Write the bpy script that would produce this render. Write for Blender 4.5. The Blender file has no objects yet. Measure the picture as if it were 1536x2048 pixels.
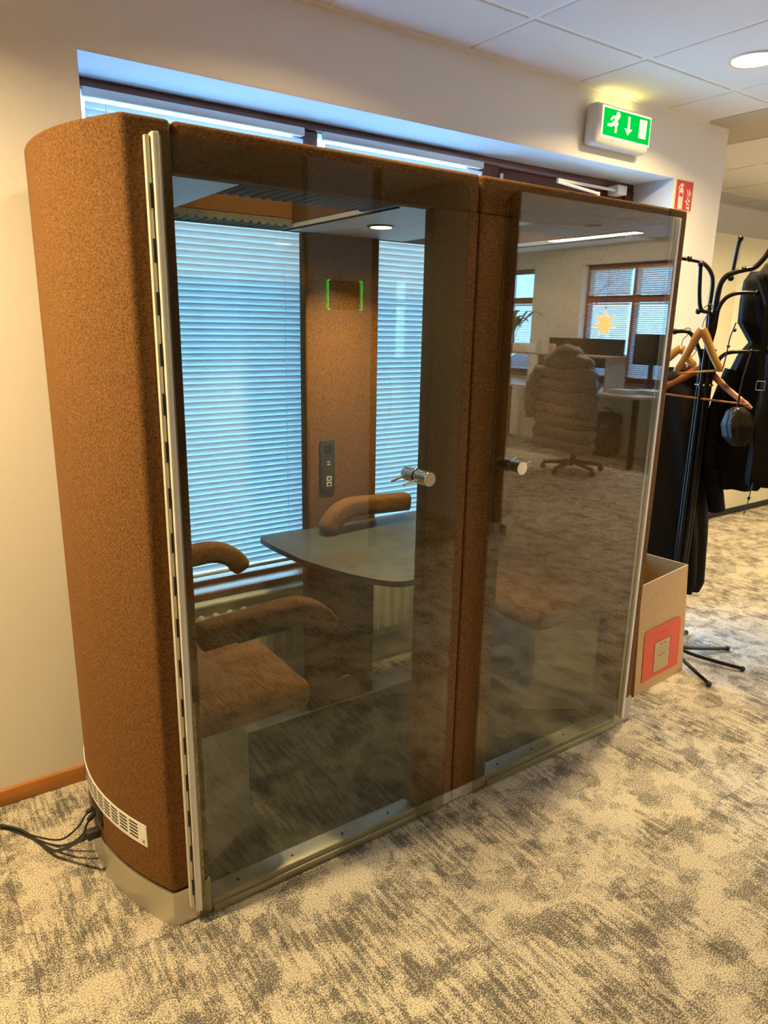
import bpy, bmesh, math, random
from mathutils import Vector, Matrix
random.seed(7)
PI = math.pi
scene = bpy.context.scene
COL = scene.collection

# ---------------------------------------------------------------- camera
F_PX, YAW, PITCH, ROLL, CAM_H = 1426.68, 35.0134, 14.8016, 1.1082, 1.4993
_y, _p, _r = (math.radians(a) for a in (YAW, PITCH, ROLL))
_f = Vector((math.sin(_y) * math.cos(_p), math.cos(_y) * math.cos(_p), -math.sin(_p)))
_rt = Vector((math.cos(_y), -math.sin(_y), 0))
_up = _rt.cross(_f)
_r2 = math.cos(_r) * _rt + math.sin(_r) * _up
_u2 = -math.sin(_r) * _rt + math.cos(_r) * _up
cam_data = bpy.data.cameras.new('camera')
cam_data.sensor_fit = 'HORIZONTAL'
cam_data.sensor_width = 36.0
cam_data.lens = F_PX * 36.0 / 1536.0
cam_data.clip_start = 0.02
cam = bpy.data.objects.new('camera', cam_data)
M = Matrix.Identity(4)
for i in range(3):
    M[i][0], M[i][1], M[i][2] = _r2[i], _u2[i], -_f[i]
M[2][3] = CAM_H
cam.matrix_world = M
COL.objects.link(cam)
scene.camera = cam

# ---------------------------------------------------------------- world, exposure
world = bpy.data.worlds.new('sky')
scene.world = world
world.use_nodes = True
_bg = world.node_tree.nodes['Background']
_bg.inputs['Color'].default_value = (0.24, 0.54, 1.0, 1)
_bg.inputs['Strength'].default_value = 23.0
vs = scene.view_settings
vs.view_transform = 'Standard'
vs.look = 'None'
vs.exposure = 0.18
vs.gamma = 1.0
vs.use_curve_mapping = False
scene.cycles.max_bounces = 10
scene.cycles.diffuse_bounces = 5
scene.cycles.glossy_bounces = 4
scene.cycles.transmission_bounces = 6
scene.cycles.transparent_max_bounces = 24
scene.cycles.caustics_reflective = False
scene.cycles.caustics_refractive = False
scene.cycles.sample_clamp_indirect = 6.0
WARM = (1.0, 0.75, 0.38)
DOWN_W = 26.0
TUBE_W = 130.0

# ---------------------------------------------------------------- material helpers
def mat(name, color, rough=0.6, metal=0.0, noise=None, bump=0.0, spec=0.5, sheen=0.0):
    """noise = (scale, amount, detail): fine colour variation in object space."""
    m = bpy.data.materials.new(name); m.use_nodes = True
    nt = m.node_tree; b = nt.nodes['Principled BSDF']
    b.inputs['Base Color'].default_value = (*color, 1)
    b.inputs['Roughness'].default_value = rough
    b.inputs['Metallic'].default_value = metal
    b.inputs['Specular IOR Level'].default_value = spec
    if sheen:
        b.inputs['Sheen Weight'].default_value = sheen
        b.inputs['Sheen Roughness'].default_value = 0.5
        b.inputs['Sheen Tint'].default_value = (*color, 1)
    if noise:
        g = nt.nodes.new('ShaderNodeNewGeometry')
        n = nt.nodes.new('ShaderNodeTexNoise')
        n.inputs['Scale'].default_value = noise[0]
        n.inputs['Detail'].default_value = noise[2] if len(noise) > 2 else 3
        nt.links.new(g.outputs['Position'], n.inputs['Vector'])
        r = nt.nodes.new('ShaderNodeValToRGB')
        a = noise[1]
        r.color_ramp.elements[0].position = 0.3
        r.color_ramp.elements[1].position = 0.7
        r.color_ramp.elements[0].color = (*[c * (1 - a) for c in color], 1)
        r.color_ramp.elements[1].color = (*[min(1, c * (1 + a)) for c in color], 1)
        nt.links.new(n.outputs['Fac'], r.inputs['Fac'])
        nt.links.new(r.outputs['Color'], b.inputs['Base Color'])
        if bump:
            bp = nt.nodes.new('ShaderNodeBump')
            bp.inputs['Strength'].default_value = bump
            bp.inputs['Distance'].default_value = 0.002
            nt.links.new(n.outputs['Fac'], bp.inputs['Height'])
            nt.links.new(bp.outputs['Normal'], b.inputs['Normal'])
    return m

def emit(name, color, strength):
    m = bpy.data.materials.new(name); m.use_nodes = True
    nt = m.node_tree; nt.nodes.clear()
    o = nt.nodes.new('ShaderNodeOutputMaterial'); e = nt.nodes.new('ShaderNodeEmission')
    e.inputs['Color'].default_value = (*color, 1); e.inputs['Strength'].default_value = strength
    nt.links.new(e.outputs[0], o.inputs[0])
    return m

def glass(name, tint, ior, gloss=(1, 1, 1)):
    """flat pane: clear or tinted straight-through light plus a Fresnel mirror on each face"""
    m = bpy.data.materials.new(name); m.use_nodes = True
    nt = m.node_tree; nt.nodes.clear()
    o = nt.nodes.new('ShaderNodeOutputMaterial')
    t = nt.nodes.new('ShaderNodeBsdfTransparent'); t.inputs['Color'].default_value = (*tint, 1)
    g = nt.nodes.new('ShaderNodeBsdfGlossy'); g.inputs['Roughness'].default_value = 0.0
    g.inputs['Color'].default_value = (*gloss, 1)
    fr = nt.nodes.new('ShaderNodeFresnel'); geo = nt.nodes.new('ShaderNodeNewGeometry')
    mx = nt.nodes.new('ShaderNodeMix')
    mx.inputs['A'].default_value = ior; mx.inputs['B'].default_value = 1.0 / ior
    nt.links.new(geo.outputs['Backfacing'], mx.inputs['Factor'])
    nt.links.new(mx.outputs['Result'], fr.inputs['IOR'])
    s = nt.nodes.new('ShaderNodeMixShader')
    nt.links.new(fr.outputs[0], s.inputs[0]); nt.links.new(t.outputs[0], s.inputs[1]); nt.links.new(g.outputs[0], s.inputs[2])
    nt.links.new(s.outputs[0], o.inputs[0])
    return m

def carpet_mat(name, light, dark, scale=1.0, contrast=1.0):
    m = bpy.data.materials.new(name); m.use_nodes = True
    nt = m.node_tree; b = nt.nodes['Principled BSDF']; L = nt.links.new
    b.inputs['Roughness'].default_value = 0.95; b.inputs['Specular IOR Level'].default_value = 0.1
    tc = nt.nodes.new('ShaderNodeTexCoord'); oi = nt.nodes.new('ShaderNodeObjectInfo')
    mul = nt.nodes.new('ShaderNodeVectorMath'); mul.operation = 'MULTIPLY_ADD'
    comb = nt.nodes.new('ShaderNodeCombineXYZ')
    for k in 'XYZ': L(oi.outputs['Random'], comb.inputs[k])
    mul.inputs[1].default_value = (37.0, 53.0, 0.0)
    L(comb.outputs[0], mul.inputs[0]); L(tc.outputs['Object'], mul.inputs[2])
    v = mul.outputs[0]
    def noise(sc, det, vec, rough=0.5):
        n = nt.nodes.new('ShaderNodeTexNoise'); n.inputs['Scale'].default_value = sc
        n.inputs['Detail'].default_value = det; n.inputs['Roughness'].default_value = rough
        L(vec, n.inputs['Vector']); return n.outputs['Fac']
    def math_(op, a, bb):
        n = nt.nodes.new('ShaderNodeMath'); n.operation = op
        for i, q in enumerate((a, bb)):
            if isinstance(q, (int, float)): n.inputs[i].default_value = q
            else: L(q, n.inputs[i])
        return n.outputs[0]
    def ramp(fac, p0, p1):
        n = nt.nodes.new('ShaderNodeMapRange'); n.inputs['From Min'].default_value = p0; n.inputs['From Max'].default_value = p1
        n.interpolation_type = 'SMOOTHSTEP'; L(fac, n.inputs['Value']); return n.outputs[0]
    # soft blotches that run across tiles and blotches that change tile by tile
    geo = nt.nodes.new('ShaderNodeNewGeometry')
    patch = ramp(noise(7.5, 4, geo.outputs['Position'], 0.6), 0.49, 0.545)
    patch2 = ramp(noise(11.0, 4, v, 0.62), 0.50, 0.555)
    # tufted rows along the tile
    sv = nt.nodes.new('ShaderNodeVectorMath'); sv.operation = 'MULTIPLY'; sv.inputs[1].default_value = (1.0, 0.12, 1.0); L(v, sv.inputs[0])
    rows = ramp(noise(72.0, 2, sv.outputs[0]), 0.42, 0.58)
    rowmask = ramp(noise(3.0, 2, v), 0.42, 0.58)
    grain = ramp(noise(260.0, 2, v), 0.36, 0.64)
    tot = math_('ADD', math_('MULTIPLY', patch, 0.20), math_('MULTIPLY', patch2, 0.18))
    tot = math_('ADD', tot, math_('MULTIPLY', math_('MULTIPLY', rows, rowmask), 0.26))
    tot = math_('ADD', tot, math_('MULTIPLY', grain, 0.56 * contrast))
    fac = ramp(tot, 0.06, 0.92)
    mixc = nt.nodes.new('ShaderNodeMix'); mixc.data_type = 'RGBA'
    mixc.inputs['A'].default_value = (*light, 1); mixc.inputs['B'].default_value = (*dark, 1)
    L(fac, mixc.inputs['Factor']); L(mixc.outputs['Result'], b.inputs['Base Color'])
    bp = nt.nodes.new('ShaderNodeBump'); bp.inputs['Strength'].default_value = 0.6; bp.inputs['Distance'].default_value = 0.003
    L(grain, bp.inputs['Height']); L(bp.outputs['Normal'], b.inputs['Normal'])
    return m

def wood_mat(name, c0, c1, axis='X', scale=18.0, rough=0.4):
    m = bpy.data.materials.new(name); m.use_nodes = True
    nt = m.node_tree; b = nt.nodes['Principled BSDF']; L = nt.links.new
    b.inputs['Roughness'].default_value = rough
    g = nt.nodes.new('ShaderNodeNewGeometry'); mu = nt.nodes.new('ShaderNodeVectorMath'); mu.operation = 'MULTIPLY'
    mu.inputs[1].default_value = {'X': (0.08, 1, 1), 'Y': (1, 0.08, 1), 'Z': (1, 1, 0.08)}[axis]
    L(g.outputs['Position'], mu.inputs[0])
    n = nt.nodes.new('ShaderNodeTexNoise'); n.inputs['Scale'].default_value = scale; n.inputs['Detail'].default_value = 5
    L(mu.outputs[0], n.inputs['Vector'])
    r = nt.nodes.new('ShaderNodeValToRGB'); r.color_ramp.elements[0].position = .3; r.color_ramp.elements[1].position = .7
    r.color_ramp.elements[0].color = (*c0, 1); r.color_ramp.elements[1].color = (*c1, 1)
    L(n.outputs['Fac'], r.inputs['Fac']); L(r.outputs['Color'], b.inputs['Base Color'])
    return m

def brushed_mat(name, color, rough=0.35):
    m = bpy.data.materials.new(name); m.use_nodes = True
    nt = m.node_tree; b = nt.nodes['Principled BSDF']; L = nt.links.new
    b.inputs['Metallic'].default_value = 1.0
    b.inputs['Base Color'].default_value = (*color, 1)
    g = nt.nodes.new('ShaderNodeNewGeometry'); mu = nt.nodes.new('ShaderNodeVectorMath'); mu.operation = 'MULTIPLY'
    mu.inputs[1].default_value = (1, 1, 0.06)
    L(g.outputs['Position'], mu.inputs[0])
    n = nt.nodes.new('ShaderNodeTexNoise'); n.inputs['Scale'].default_value = 160; n.inputs['Detail'].default_value = 3
    L(mu.outputs[0], n.inputs['Vector'])
    r = nt.nodes.new('ShaderNodeMapRange'); r.inputs['To Min'].default_value = rough - .1; r.inputs['To Max'].default_value = rough + .15
    L(n.outputs['Fac'], r.inputs['Value']); L(r.outputs[0], b.inputs['Roughness'])
    return m

def translucent_mat(name, color, amount, rough=0.5):
    m = bpy.data.materials.new(name); m.use_nodes = True
    nt = m.node_tree; nt.nodes.clear(); L = nt.links.new
    o = nt.nodes.new('ShaderNodeOutputMaterial'); d = nt.nodes.new('ShaderNodeBsdfDiffuse'); t = nt.nodes.new('ShaderNodeBsdfTranslucent')
    d.inputs['Color'].default_value = (*color, 1); t.inputs['Color'].default_value = (*color, 1)
    s = nt.nodes.new('ShaderNodeMixShader'); s.inputs[0].default_value = amount
    L(d.outputs[0], s.inputs[1]); L(t.outputs[0], s.inputs[2]); L(s.outputs[0], o.inputs[0])
    return m

def perforated_mat(name, color, pitch=0.006):
    m = bpy.data.materials.new(name); m.use_nodes = True
    nt = m.node_tree; L = nt.links.new
    b = nt.nodes['Principled BSDF']; out = nt.nodes['Material Output']
    b.inputs['Base Color'].default_value = (*color, 1); b.inputs['Metallic'].default_value = 0.6; b.inputs['Roughness'].default_value = 0.45
    uv = nt.nodes.new('ShaderNodeTexCoord')
    rot = nt.nodes.new('ShaderNodeMapping'); rot.inputs['Rotation'].default_value = (0, 0, PI / 4); rot.inputs['Scale'].default_value = (1 / pitch,) * 3
    L(uv.outputs['UV'], rot.inputs['Vector'])
    fr = nt.nodes.new('ShaderNodeVectorMath'); fr.operation = 'FRACTION'; L(rot.outputs[0], fr.inputs[0])
    su = nt.nodes.new('ShaderNodeVectorMath'); su.operation = 'DISTANCE'; su.inputs[1].default_value = (.5, .5, 0); L(fr.outputs[0], su.inputs[0])
    lt = nt.nodes.new('ShaderNodeMath'); lt.operation = 'LESS_THAN'; lt.inputs[1].default_value = 0.33; L(su.outputs['Value'], lt.inputs[0])
    tr = nt.nodes.new('ShaderNodeBsdfTransparent'); mx = nt.nodes.new('ShaderNodeMixShader')
    L(lt.outputs[0], mx.inputs[0]); L(b.outputs[0], mx.inputs[1]); L(tr.outputs[0], mx.inputs[2]); L(mx.outputs[0], out.inputs['Surface'])
    return m

# ---------------------------------------------------------------- materials
m_wall = mat('wall_paint', (0.82, 0.77, 0.68), 0.85, noise=(220, 0.02, 3), bump=0.08)
m_reveal = mat('reveal_paint', (0.72, 0.77, 0.82), 0.8)
m_ceil_tile = mat('ceiling_tile', (0.80, 0.79, 0.77), 0.9, noise=(350, 0.03, 2), bump=0.15)
m_tbar = mat('ceiling_grid', (0.85, 0.83, 0.79), 0.5)
m_strip = mat('ceiling_strip_paint', (0.52, 0.47, 0.38), 0.85)
m_carpet = carpet_mat('office_carpet', (0.82, 0.72, 0.55), (0.135, 0.122, 0.108))
m_podcarpet = mat('pod_carpet', (0.075, 0.076, 0.066), 0.95, noise=(420, 0.55, 3), bump=0.4, spec=0.1)
m_felt = mat('brown_felt', (0.172, 0.083, 0.029), 0.95, noise=(230, 0.50, 5), bump=0.25, spec=0.1, sheen=0.25)
m_felt_in = m_felt
m_foam = mat('corrugated_foam', (0.16, 0.17, 0.18), 0.95, noise=(300, 0.3, 3), bump=0.3, spec=0.1)
m_podwhite = mat('pod_white_panel', (0.72, 0.74, 0.74), 0.5)
m_steel = brushed_mat('brushed_steel', (0.66, 0.62, 0.55), 0.38)
m_thresh = mat('threshold_aluminium', (0.60, 0.56, 0.46), 0.42, 0.35, noise=(40, 0.08, 3))
m_chrome = mat('polished_steel', (0.80, 0.77, 0.70), 0.16, 1.0)
m_alu_white = mat('white_profile', (0.80, 0.76, 0.66), 0.4)
m_tape = mat('yellowed_tape', (0.62, 0.42, 0.06), 0.6, noise=(90, 0.5, 3))
m_black = mat('black_plastic', (0.012, 0.012, 0.012), 0.45)
m_rubber = mat('black_rubber', (0.02, 0.018, 0.016), 0.6)
m_darkmetal = mat('dark_coated_metal', (0.035, 0.028, 0.022), 0.28, 0.85)
m_table = mat('slate_laminate', (0.065, 0.072, 0.066), 0.45, noise=(60, 0.12, 4))
m_socket = mat('socket_grey', (0.035, 0.038, 0.038), 0.4)
m_white = mat('white_plastic', (0.80, 0.78, 0.72), 0.35)
m_signbody = mat('sign_housing', (0.66, 0.61, 0.53), 0.35)
m_door_glass = glass('tinted_door_glass', (0.80, 0.79, 0.69), 1.56)
m_clear_glass = glass('clear_glass', (0.97, 0.985, 0.975), 1.45)
m_wood_dark = wood_mat('stained_window_wood', (0.105, 0.031, 0.014), (0.185, 0.058, 0.026), 'X', 20, 0.35)
m_wood_darkz = wood_mat('stained_window_wood_upright', (0.105, 0.031, 0.014), (0.185, 0.058, 0.026), 'Z', 20, 0.35)
m_wood_base = wood_mat('baseboard_wood', (0.46, 0.17, 0.03), (0.62, 0.26, 0.055), 'X', 25, 0.35)
m_oak = wood_mat('light_hanger_wood', (0.44, 0.21, 0.04), (0.58, 0.32, 0.08), 'Z', 30, 0.3)
m_redwood = wood_mat('reddish_hanger_wood', (0.26, 0.075, 0.015), (0.38, 0.12, 0.025), 'Z', 30, 0.3)
m_beech = wood_mat('beech_laminate', (0.52, 0.36, 0.22), (0.62, 0.45, 0.29), 'Y', 14, 0.4)
m_slat = translucent_mat('blind_slat', (0.74, 0.82, 0.92), 0.13)
m_blindrail = mat('blind_rail', (0.78, 0.77, 0.74), 0.4)
m_cord = translucent_mat('blind_cord', (0.95, 0.95, 0.95), 0.3)
m_radiator = mat('radiator_enamel', (0.84, 0.79, 0.62), 0.35)
m_cab = mat('cabinet_cream', (0.72, 0.67, 0.45), 0.45)
m_cardboard = mat('cardboard', (0.52, 0.32, 0.13), 0.8, noise=(50, 0.06, 4))
m_orange = mat('orange_print', (0.70, 0.10, 0.03), 0.7)
m_labelpaper = mat('kraft_label', (0.60, 0.42, 0.19), 0.8)
m_ink = mat('print_ink', (0.05, 0.03, 0.02), 0.8)
m_coat = mat('charcoal_wool', (0.022, 0.018, 0.014), 0.95, noise=(240, 0.6, 4), bump=0.3, spec=0.15)
m_jacket = mat('black_nylon', (0.009, 0.008, 0.007), 0.75, noise=(14, 0.4, 4), spec=0.08)
m_jacket2 = mat('dark_grey_nylon', (0.020, 0.017, 0.013), 0.75, noise=(14, 0.3, 4), spec=0.08)
m_leather = mat('black_leather', (0.022, 0.016, 0.010), 0.42, noise=(60, 0.3, 4), bump=0.3, spec=0.12)
m_red = mat('sign_red', (0.58, 0.035, 0.03), 0.5)
m_cream = mat('sign_cream', (0.76, 0.70, 0.47), 0.5)
m_exit_white = emit('exit_lit_white', (1.0, 0.97, 0.62), 1.15)
m_exit_green = emit('exit_lit_green', (0.0, 0.62, 0.06), 1.0)
m_green_led = emit('green_led', (0.02, 1.0, 0.12), 8.0)
m_lampface = emit('lamp_diffuser', (1.0, 0.86, 0.60), 2.4)
m_podlamp = emit('pod_lamp_face', (1.0, 0.84, 0.45), 9.0)
m_tubeface = emit('fluorescent_face', (1.0, 0.88, 0.66), 3.0)
m_starlit = emit('lit_paper_star', (1.0, 0.60, 0.20), 9.0)
m_reflector = mat('lamp_reflector', (0.75, 0.72, 0.64), 0.2, 0.9)
m_perf = perforated_mat('perforated_steel', (0.66, 0.64, 0.55))
m_screen = mat('screen_black', (0.012, 0.012, 0.014), 0.25)
m_puffer = mat('taupe_nylon', (0.21, 0.175, 0.125), 0.5, noise=(20, 0.15, 4))
m_chair = mat('chair_black', (0.02, 0.02, 0.02), 0.6)
m_leaf = mat('leaf_green', (0.05, 0.13, 0.025), 0.4, noise=(20, 0.4, 3))
m_desk = mat('desk_white', (0.70, 0.68, 0.62), 0.35)
m_paper = mat('paper', (0.82, 0.80, 0.75), 0.8)
m_ground = mat('outside_ground', (0.46, 0.47, 0.45), 0.9, noise=(0.6, 0.25, 5))
m_bark = mat('bark', (0.05, 0.035, 0.025), 0.9)
m_conifer = mat('conifer_needles', (0.06, 0.10, 0.05), 0.9, noise=(9, 0.5, 4))
m_hedge = mat('far_trees', (0.10, 0.09, 0.08), 0.9, noise=(3, 0.5, 5))
m_bottle = glass('bottle_plastic', (0.90, 0.93, 0.92), 1.4)
m_backpack = mat('backpack_fabric', (0.018, 0.018, 0.02), 0.75, noise=(80, 0.4, 3))

# ---------------------------------------------------------------- geometry helpers
class MB:
    def __init__(s): s.v = []; s.f = []; s.uv = None
    def add(s, vs_, fs):
        o = len(s.v); s.v += [tuple(p) for p in vs_]; s.f += [tuple(i + o for i in q) for q in fs]; return s
    def box(s, x0, x1, y0, y1, z0, z1):
        return s.add([(x0, y0, z0), (x1, y0, z0), (x1, y1, z0), (x0, y1, z0), (x0, y0, z1), (x1, y0, z1), (x1, y1, z1), (x0, y1, z1)],
                     [(0, 3, 2, 1), (4, 5, 6, 7), (0, 1, 5, 4), (1, 2, 6, 5), (2, 3, 7, 6), (3, 0, 4, 7)])
    def prism(s, poly, a, b, plane='XY'):
        """extrude a 2-D polygon between a and b along the axis left out of `plane`"""
        def P(q, w):
            return {'XY': (q[0], q[1], w), 'XZ': (q[0], w, q[1]), 'YZ': (w, q[0], q[1])}[plane]
        n = len(poly)
        return s.add([P(q, a) for q in poly] + [P(q, b) for q in poly],
                     [tuple(range(n))[::-1], tuple(range(n, 2 * n))] + [(i, (i + 1) % n, n + (i + 1) % n, n + i) for i in range(n)])
    def tube(s, pts, r, n=8, cap=True):
        pts = [Vector(p) for p in pts]; rs = r if isinstance(r, (list, tuple)) else [r] * len(pts)
        vs_, fs = [], []
        t0 = (pts[1] - pts[0]).normalized()
        a = Vector((0, 0, 1)) if abs(t0.z) < 0.9 else Vector((1, 0, 0))
        nrm = t0.cross(a).normalized()
        for i, p in enumerate(pts):
            t = (pts[min(i + 1, len(pts) - 1)] - pts[max(i - 1, 0)]).normalized()
            nrm = (nrm - t * nrm.dot(t)).normalized(); bn = t.cross(nrm)
            for k in range(n):
                c, q = math.cos(2 * PI * k / n), math.sin(2 * PI * k / n)
                vs_.append(p + (nrm * c + bn * q) * rs[i])
        for i in range(len(pts) - 1):
            for k in range(n):
                fs.append((i * n + k, i * n + (k + 1) % n, (i + 1) * n + (k + 1) % n, (i + 1) * n + k))
        if cap:
            fs.append(tuple(range(n))[::-1]); fs.append(tuple(range((len(pts) - 1) * n, len(pts) * n)))
        return s.add(vs_, fs)
    def cyl(s, p0, p1, r0, r1=None, n=16):
        return s.tube([p0, p1], [r0, r0 if r1 is None else r1], n)
    def ball(s, c, r, n=10, m=6, sc=(1, 1, 1)):
        vs_ = [(c[0], c[1], c[2] - r * sc[2])]; fs = []
        for i in range(1, m):
            a = -PI / 2 + PI * i / m
            for k in range(n):
                b = 2 * PI * k / n
                vs_.append((c[0] + r * sc[0] * math.cos(a) * math.cos(b), c[1] + r * sc[1] * math.cos(a) * math.sin(b), c[2] + r * sc[2] * math.sin(a)))
        vs_.append((c[0], c[1], c[2] + r * sc[2])); last = len(vs_) - 1
        for k in range(n):
            fs.append((0, 1 + (k + 1) % n, 1 + k)); fs.append((last, last - n + k, last - n + (k + 1) % n))
            for i in range(m - 2):
                a = 1 + i * n
                fs.append((a + k, a + (k + 1) % n, a + n + (k + 1) % n, a + n + k))
        return s.add(vs_, fs)
    def lathe(s, prof, base, axis='Z', n=24, cap=True):
        """prof: (radius, height) pairs along the axis from base"""
        vs_, fs = [], []
        for r, h in prof:
            for k in range(n):
                c, q = r * math.cos(2 * PI * k / n), r * math.sin(2 * PI * k / n)
                d = {'Z': (c, q, h), 'Y': (c, h, q), 'X': (h, c, q)}[axis]
                vs_.append((base[0] + d[0], base[1] + d[1], base[2] + d[2]))
        for i in range(len(prof) - 1):
            for k in range(n):
                fs.append((i * n + k, i * n + (k + 1) % n, (i + 1) * n + (k + 1) % n, (i + 1) * n + k))
        if cap: fs.append(tuple(range(n))[::-1]); fs.append(tuple(range((len(prof) - 1) * n, len(prof) * n)))
        return s.add(vs_, fs)
    def loft(s, rings, cap=True):
        n = len(rings[0]); vs_ = [p for r in rings for p in r]; fs = []
        for i in range(len(rings) - 1):
            for k in range(n):
                fs.append((i * n + k, i * n + (k + 1) % n, (i + 1) * n + (k + 1) % n, (i + 1) * n + k))
        if cap:
            fs.append(tuple(range(n))[::-1]); fs.append(tuple(range((len(rings) - 1) * n, len(rings) * n)))
        return s.add(vs_, fs)
    def mesh(s, name, smooth=None, bevel=0.0, seg=2, bevel_angle=30):
        me = bpy.data.meshes.new(name)
        me.from_pydata(s.v, [], s.f)
        bm = bmesh.new(); bm.from_mesh(me)
        bmesh.ops.recalc_face_normals(bm, faces=bm.faces[:])
        if bevel:
            es = [e for e in bm.edges if len(e.link_faces) == 2 and e.calc_face_angle(0) > math.radians(bevel_angle)]
            bmesh.ops.bevel(bm, geom=es, offset=bevel, segments=seg, profile=0.5, affect='EDGES', clamp_overlap=True)
        bm.to_mesh(me); bm.free()
        if smooth is not None:
            me.polygons.foreach_set('use_smooth', [True] * len(me.polygons))
            me.set_sharp_from_angle(angle=math.radians(smooth))
        return me
    def build(s, name, material, parent=None, smooth=None, bevel=0.0, seg=2, bevel_angle=30):
        return link(name, s.mesh(name, smooth, bevel, seg, bevel_angle), material, parent)

def world_of(o):
    m = Matrix.Translation(o.location)
    if o.parent: m = world_of(o.parent) @ o.matrix_parent_inverse @ m
    return m
def set_parent(o, parent):
    if parent is not None:
        o.parent = parent
        o.matrix_parent_inverse = world_of(parent).inverted()
def link(name, me, material, parent=None, loc=None):
    if material is not None and not me.materials: me.materials.append(material)
    o = bpy.data.objects.new(name, me); COL.objects.link(o)
    if loc is not None: o.location = loc
    set_parent(o, parent)
    return o
def thing(name, label, cat, loc, group=None):
    o = bpy.data.objects.new(name, None); COL.objects.link(o); o.location = loc
    o.empty_display_size = 0.05
    return tag(o, label, cat, group)
def tag(o, label, cat, group=None):
    o['label'] = label; o['category'] = cat
    if group: o['group'] = group
    return o
def struct(o, label=None):
    o['kind'] = 'structure'
    if label: o['label'] = label
    return o
def B(name, x0, x1, y0, y1, z0, z1, material, parent=None, r=0.0, seg=2, smooth=None):
    return MB().box(x0, x1, y0, y1, z0, z1).build(name, material, parent, smooth if smooth is not None else (50 if r else None), r, seg)
def spline(pts, n=6):
    """Catmull-Rom through pts"""
    P = [Vector(p) for p in pts]; out = []
    for i in range(len(P) - 1):
        p0, p1, p2, p3 = P[max(i - 1, 0)], P[i], P[i + 1], P[min(i + 2, len(P) - 1)]
        for k in range(n):
            t = k / n
            out.append(0.5 * ((2 * p1) + (p2 - p0) * t + (2 * p0 - 5 * p1 + 4 * p2 - p3) * t * t + (3 * p1 - p0 - 3 * p2 + p3) * t ** 3))
    out.append(P[-1]); return out
def text_mesh(body, size, name, bold=0.0, extrude=0.0003):
    c = bpy.data.curves.new(name, 'FONT'); c.body = body; c.size = size; c.extrude = extrude; c.offset = bold
    o = bpy.data.objects.new(name, c); COL.objects.link(o)
    bpy.context.view_layer.update()
    me = bpy.data.meshes.new_from_object(o.evaluated_get(bpy.context.evaluated_depsgraph_get()))
    bpy.data.objects.remove(o); bpy.data.curves.remove(c)
    return me

# ---------------------------------------------------------------- main dimensions
CEIL = 2.475
YW = 2.28            # face of the window wall
XR0, XR1, ZR = 0.548, 3.274, 2.206      # window recess
YWIN = 2.51          # face of the window frames
XW1 = 3.675          # right end of the window wall
XMIN, XEND, YMIN, YALC = -2.6, 7.35, -7.2, 3.51

# ---------------------------------------------------------------- floor: carpet tiles
floor = struct(B('floor', XMIN - .2, XEND + .2, YMIN - .2, YALC + .2, -0.20, -0.008, m_black), 'carpet tile floor of the office')
TS = 0.482
def tile_mesh(w, d):
    return MB().box(-w / 2 + .0004, w / 2 - .0004, -d / 2 + .0004, d / 2 - .0004, -0.008, 0.0).mesh('carpet_tile')
tm = tile_mesh(TS, TS)
xs = [0.115 + TS * k for k in range(-4, 11)]
ys = [1.504 + TS * k for k in range(-9, 4)]
for x in xs:
    for y in ys:
        if x + TS <= XR0 + .3 and y > 2.0 and x < 3.2 and y >= YW: continue
        link('carpet_tile', tm, m_carpet, floor, (x + TS / 2, y + TS / 2, 0))
x_hi, y_lo, x_lo = xs[-1] + TS, ys[0], xs[0]
y_hi = ys[-1] + TS
far = MB()
for (a, b_, c, d) in ((XMIN - .1, XEND + .1, YMIN - .1, y_lo), (XMIN - .1, x_lo, y_lo, y_hi), (x_hi, XEND + .1, y_lo, y_hi), (XMIN - .1, XEND + .1, y_hi, YALC + .1)):
    if b_ - a > .001 and d - c > .001: far.box(a, b_, c, d, -0.008, 0.0)
far.build('carpet_edge', m_carpet, floor)['kind'] = 'stuff'

# ---------------------------------------------------------------- ceiling
ceiling = struct(B('ceiling', XMIN - .2, XEND + .2, YMIN - .2, YALC + .2, CEIL + .06, CEIL + .25, m_tbar), 'suspended tile ceiling')
XL = [1.914 + .6 * k for k in range(-8, 3)]          # ... 3.114
XL = [XMIN] + [x for x in XL if x > XMIN + .02] + [3.47]
YL = [YMIN] + [1.926 - .6 * k for k in range(15, -1, -1)] + [YW]
YL = sorted(y for y in YL if y >= YMIN)
ceil_cache = {}
def ceil_tile(x0, x1, y0, y1):
    if x1 - x0 < .03 or y1 - y0 < .03: return
    k = (round(x1 - x0, 3), round(y1 - y0, 3))
    if k not in ceil_cache:
        w, d = k
        ceil_cache[k] = MB().box(-w / 2 + .0125, w / 2 - .0125, -d / 2 + .0125, d / 2 - .0125, 0, .016).mesh('ceiling_tile', None, .0025, 1)
    link('ceiling_tile', ceil_cache[k], m_ceil_tile, ceiling, ((x0 + x1) / 2, (y0 + y1) / 2, CEIL))
def ceil_grid(XS, YS):
    n = 0
    for i in range(len(XS) - 1):
        for j in range(len(YS) - 1):
            ceil_tile(XS[i], XS[i + 1], YS[j], YS[j + 1])
    zb = CEIL + .004
    for x in XS[1:-1]: B('grid_bar', x - .012, x + .012, YS[0], YS[-1], zb, zb + .03, m_tbar, ceiling)
    for y in YS[1:-1]: B('grid_bar', XS[0], XS[-1], y - .012, y + .012, zb + .0004, zb + .0304, m_tbar, ceiling)
YLv = [y for y in YL if y > -3.3]
ceil_grid(XL, YLv)
B('ceiling_strip', 3.47, 3.95, YLv[0], YALC, CEIL + .002, CEIL + .05, m_strip, ceiling)
XA = [3.95 + .6 * k for k in range(6)] + [XEND]
YA = [-3.274 + .6 * k for k in range(0, 12)]
YA = [y for y in [2.6 - .6 * k for k in range(9, -1, -1)]] + [3.2, YALC]
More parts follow.
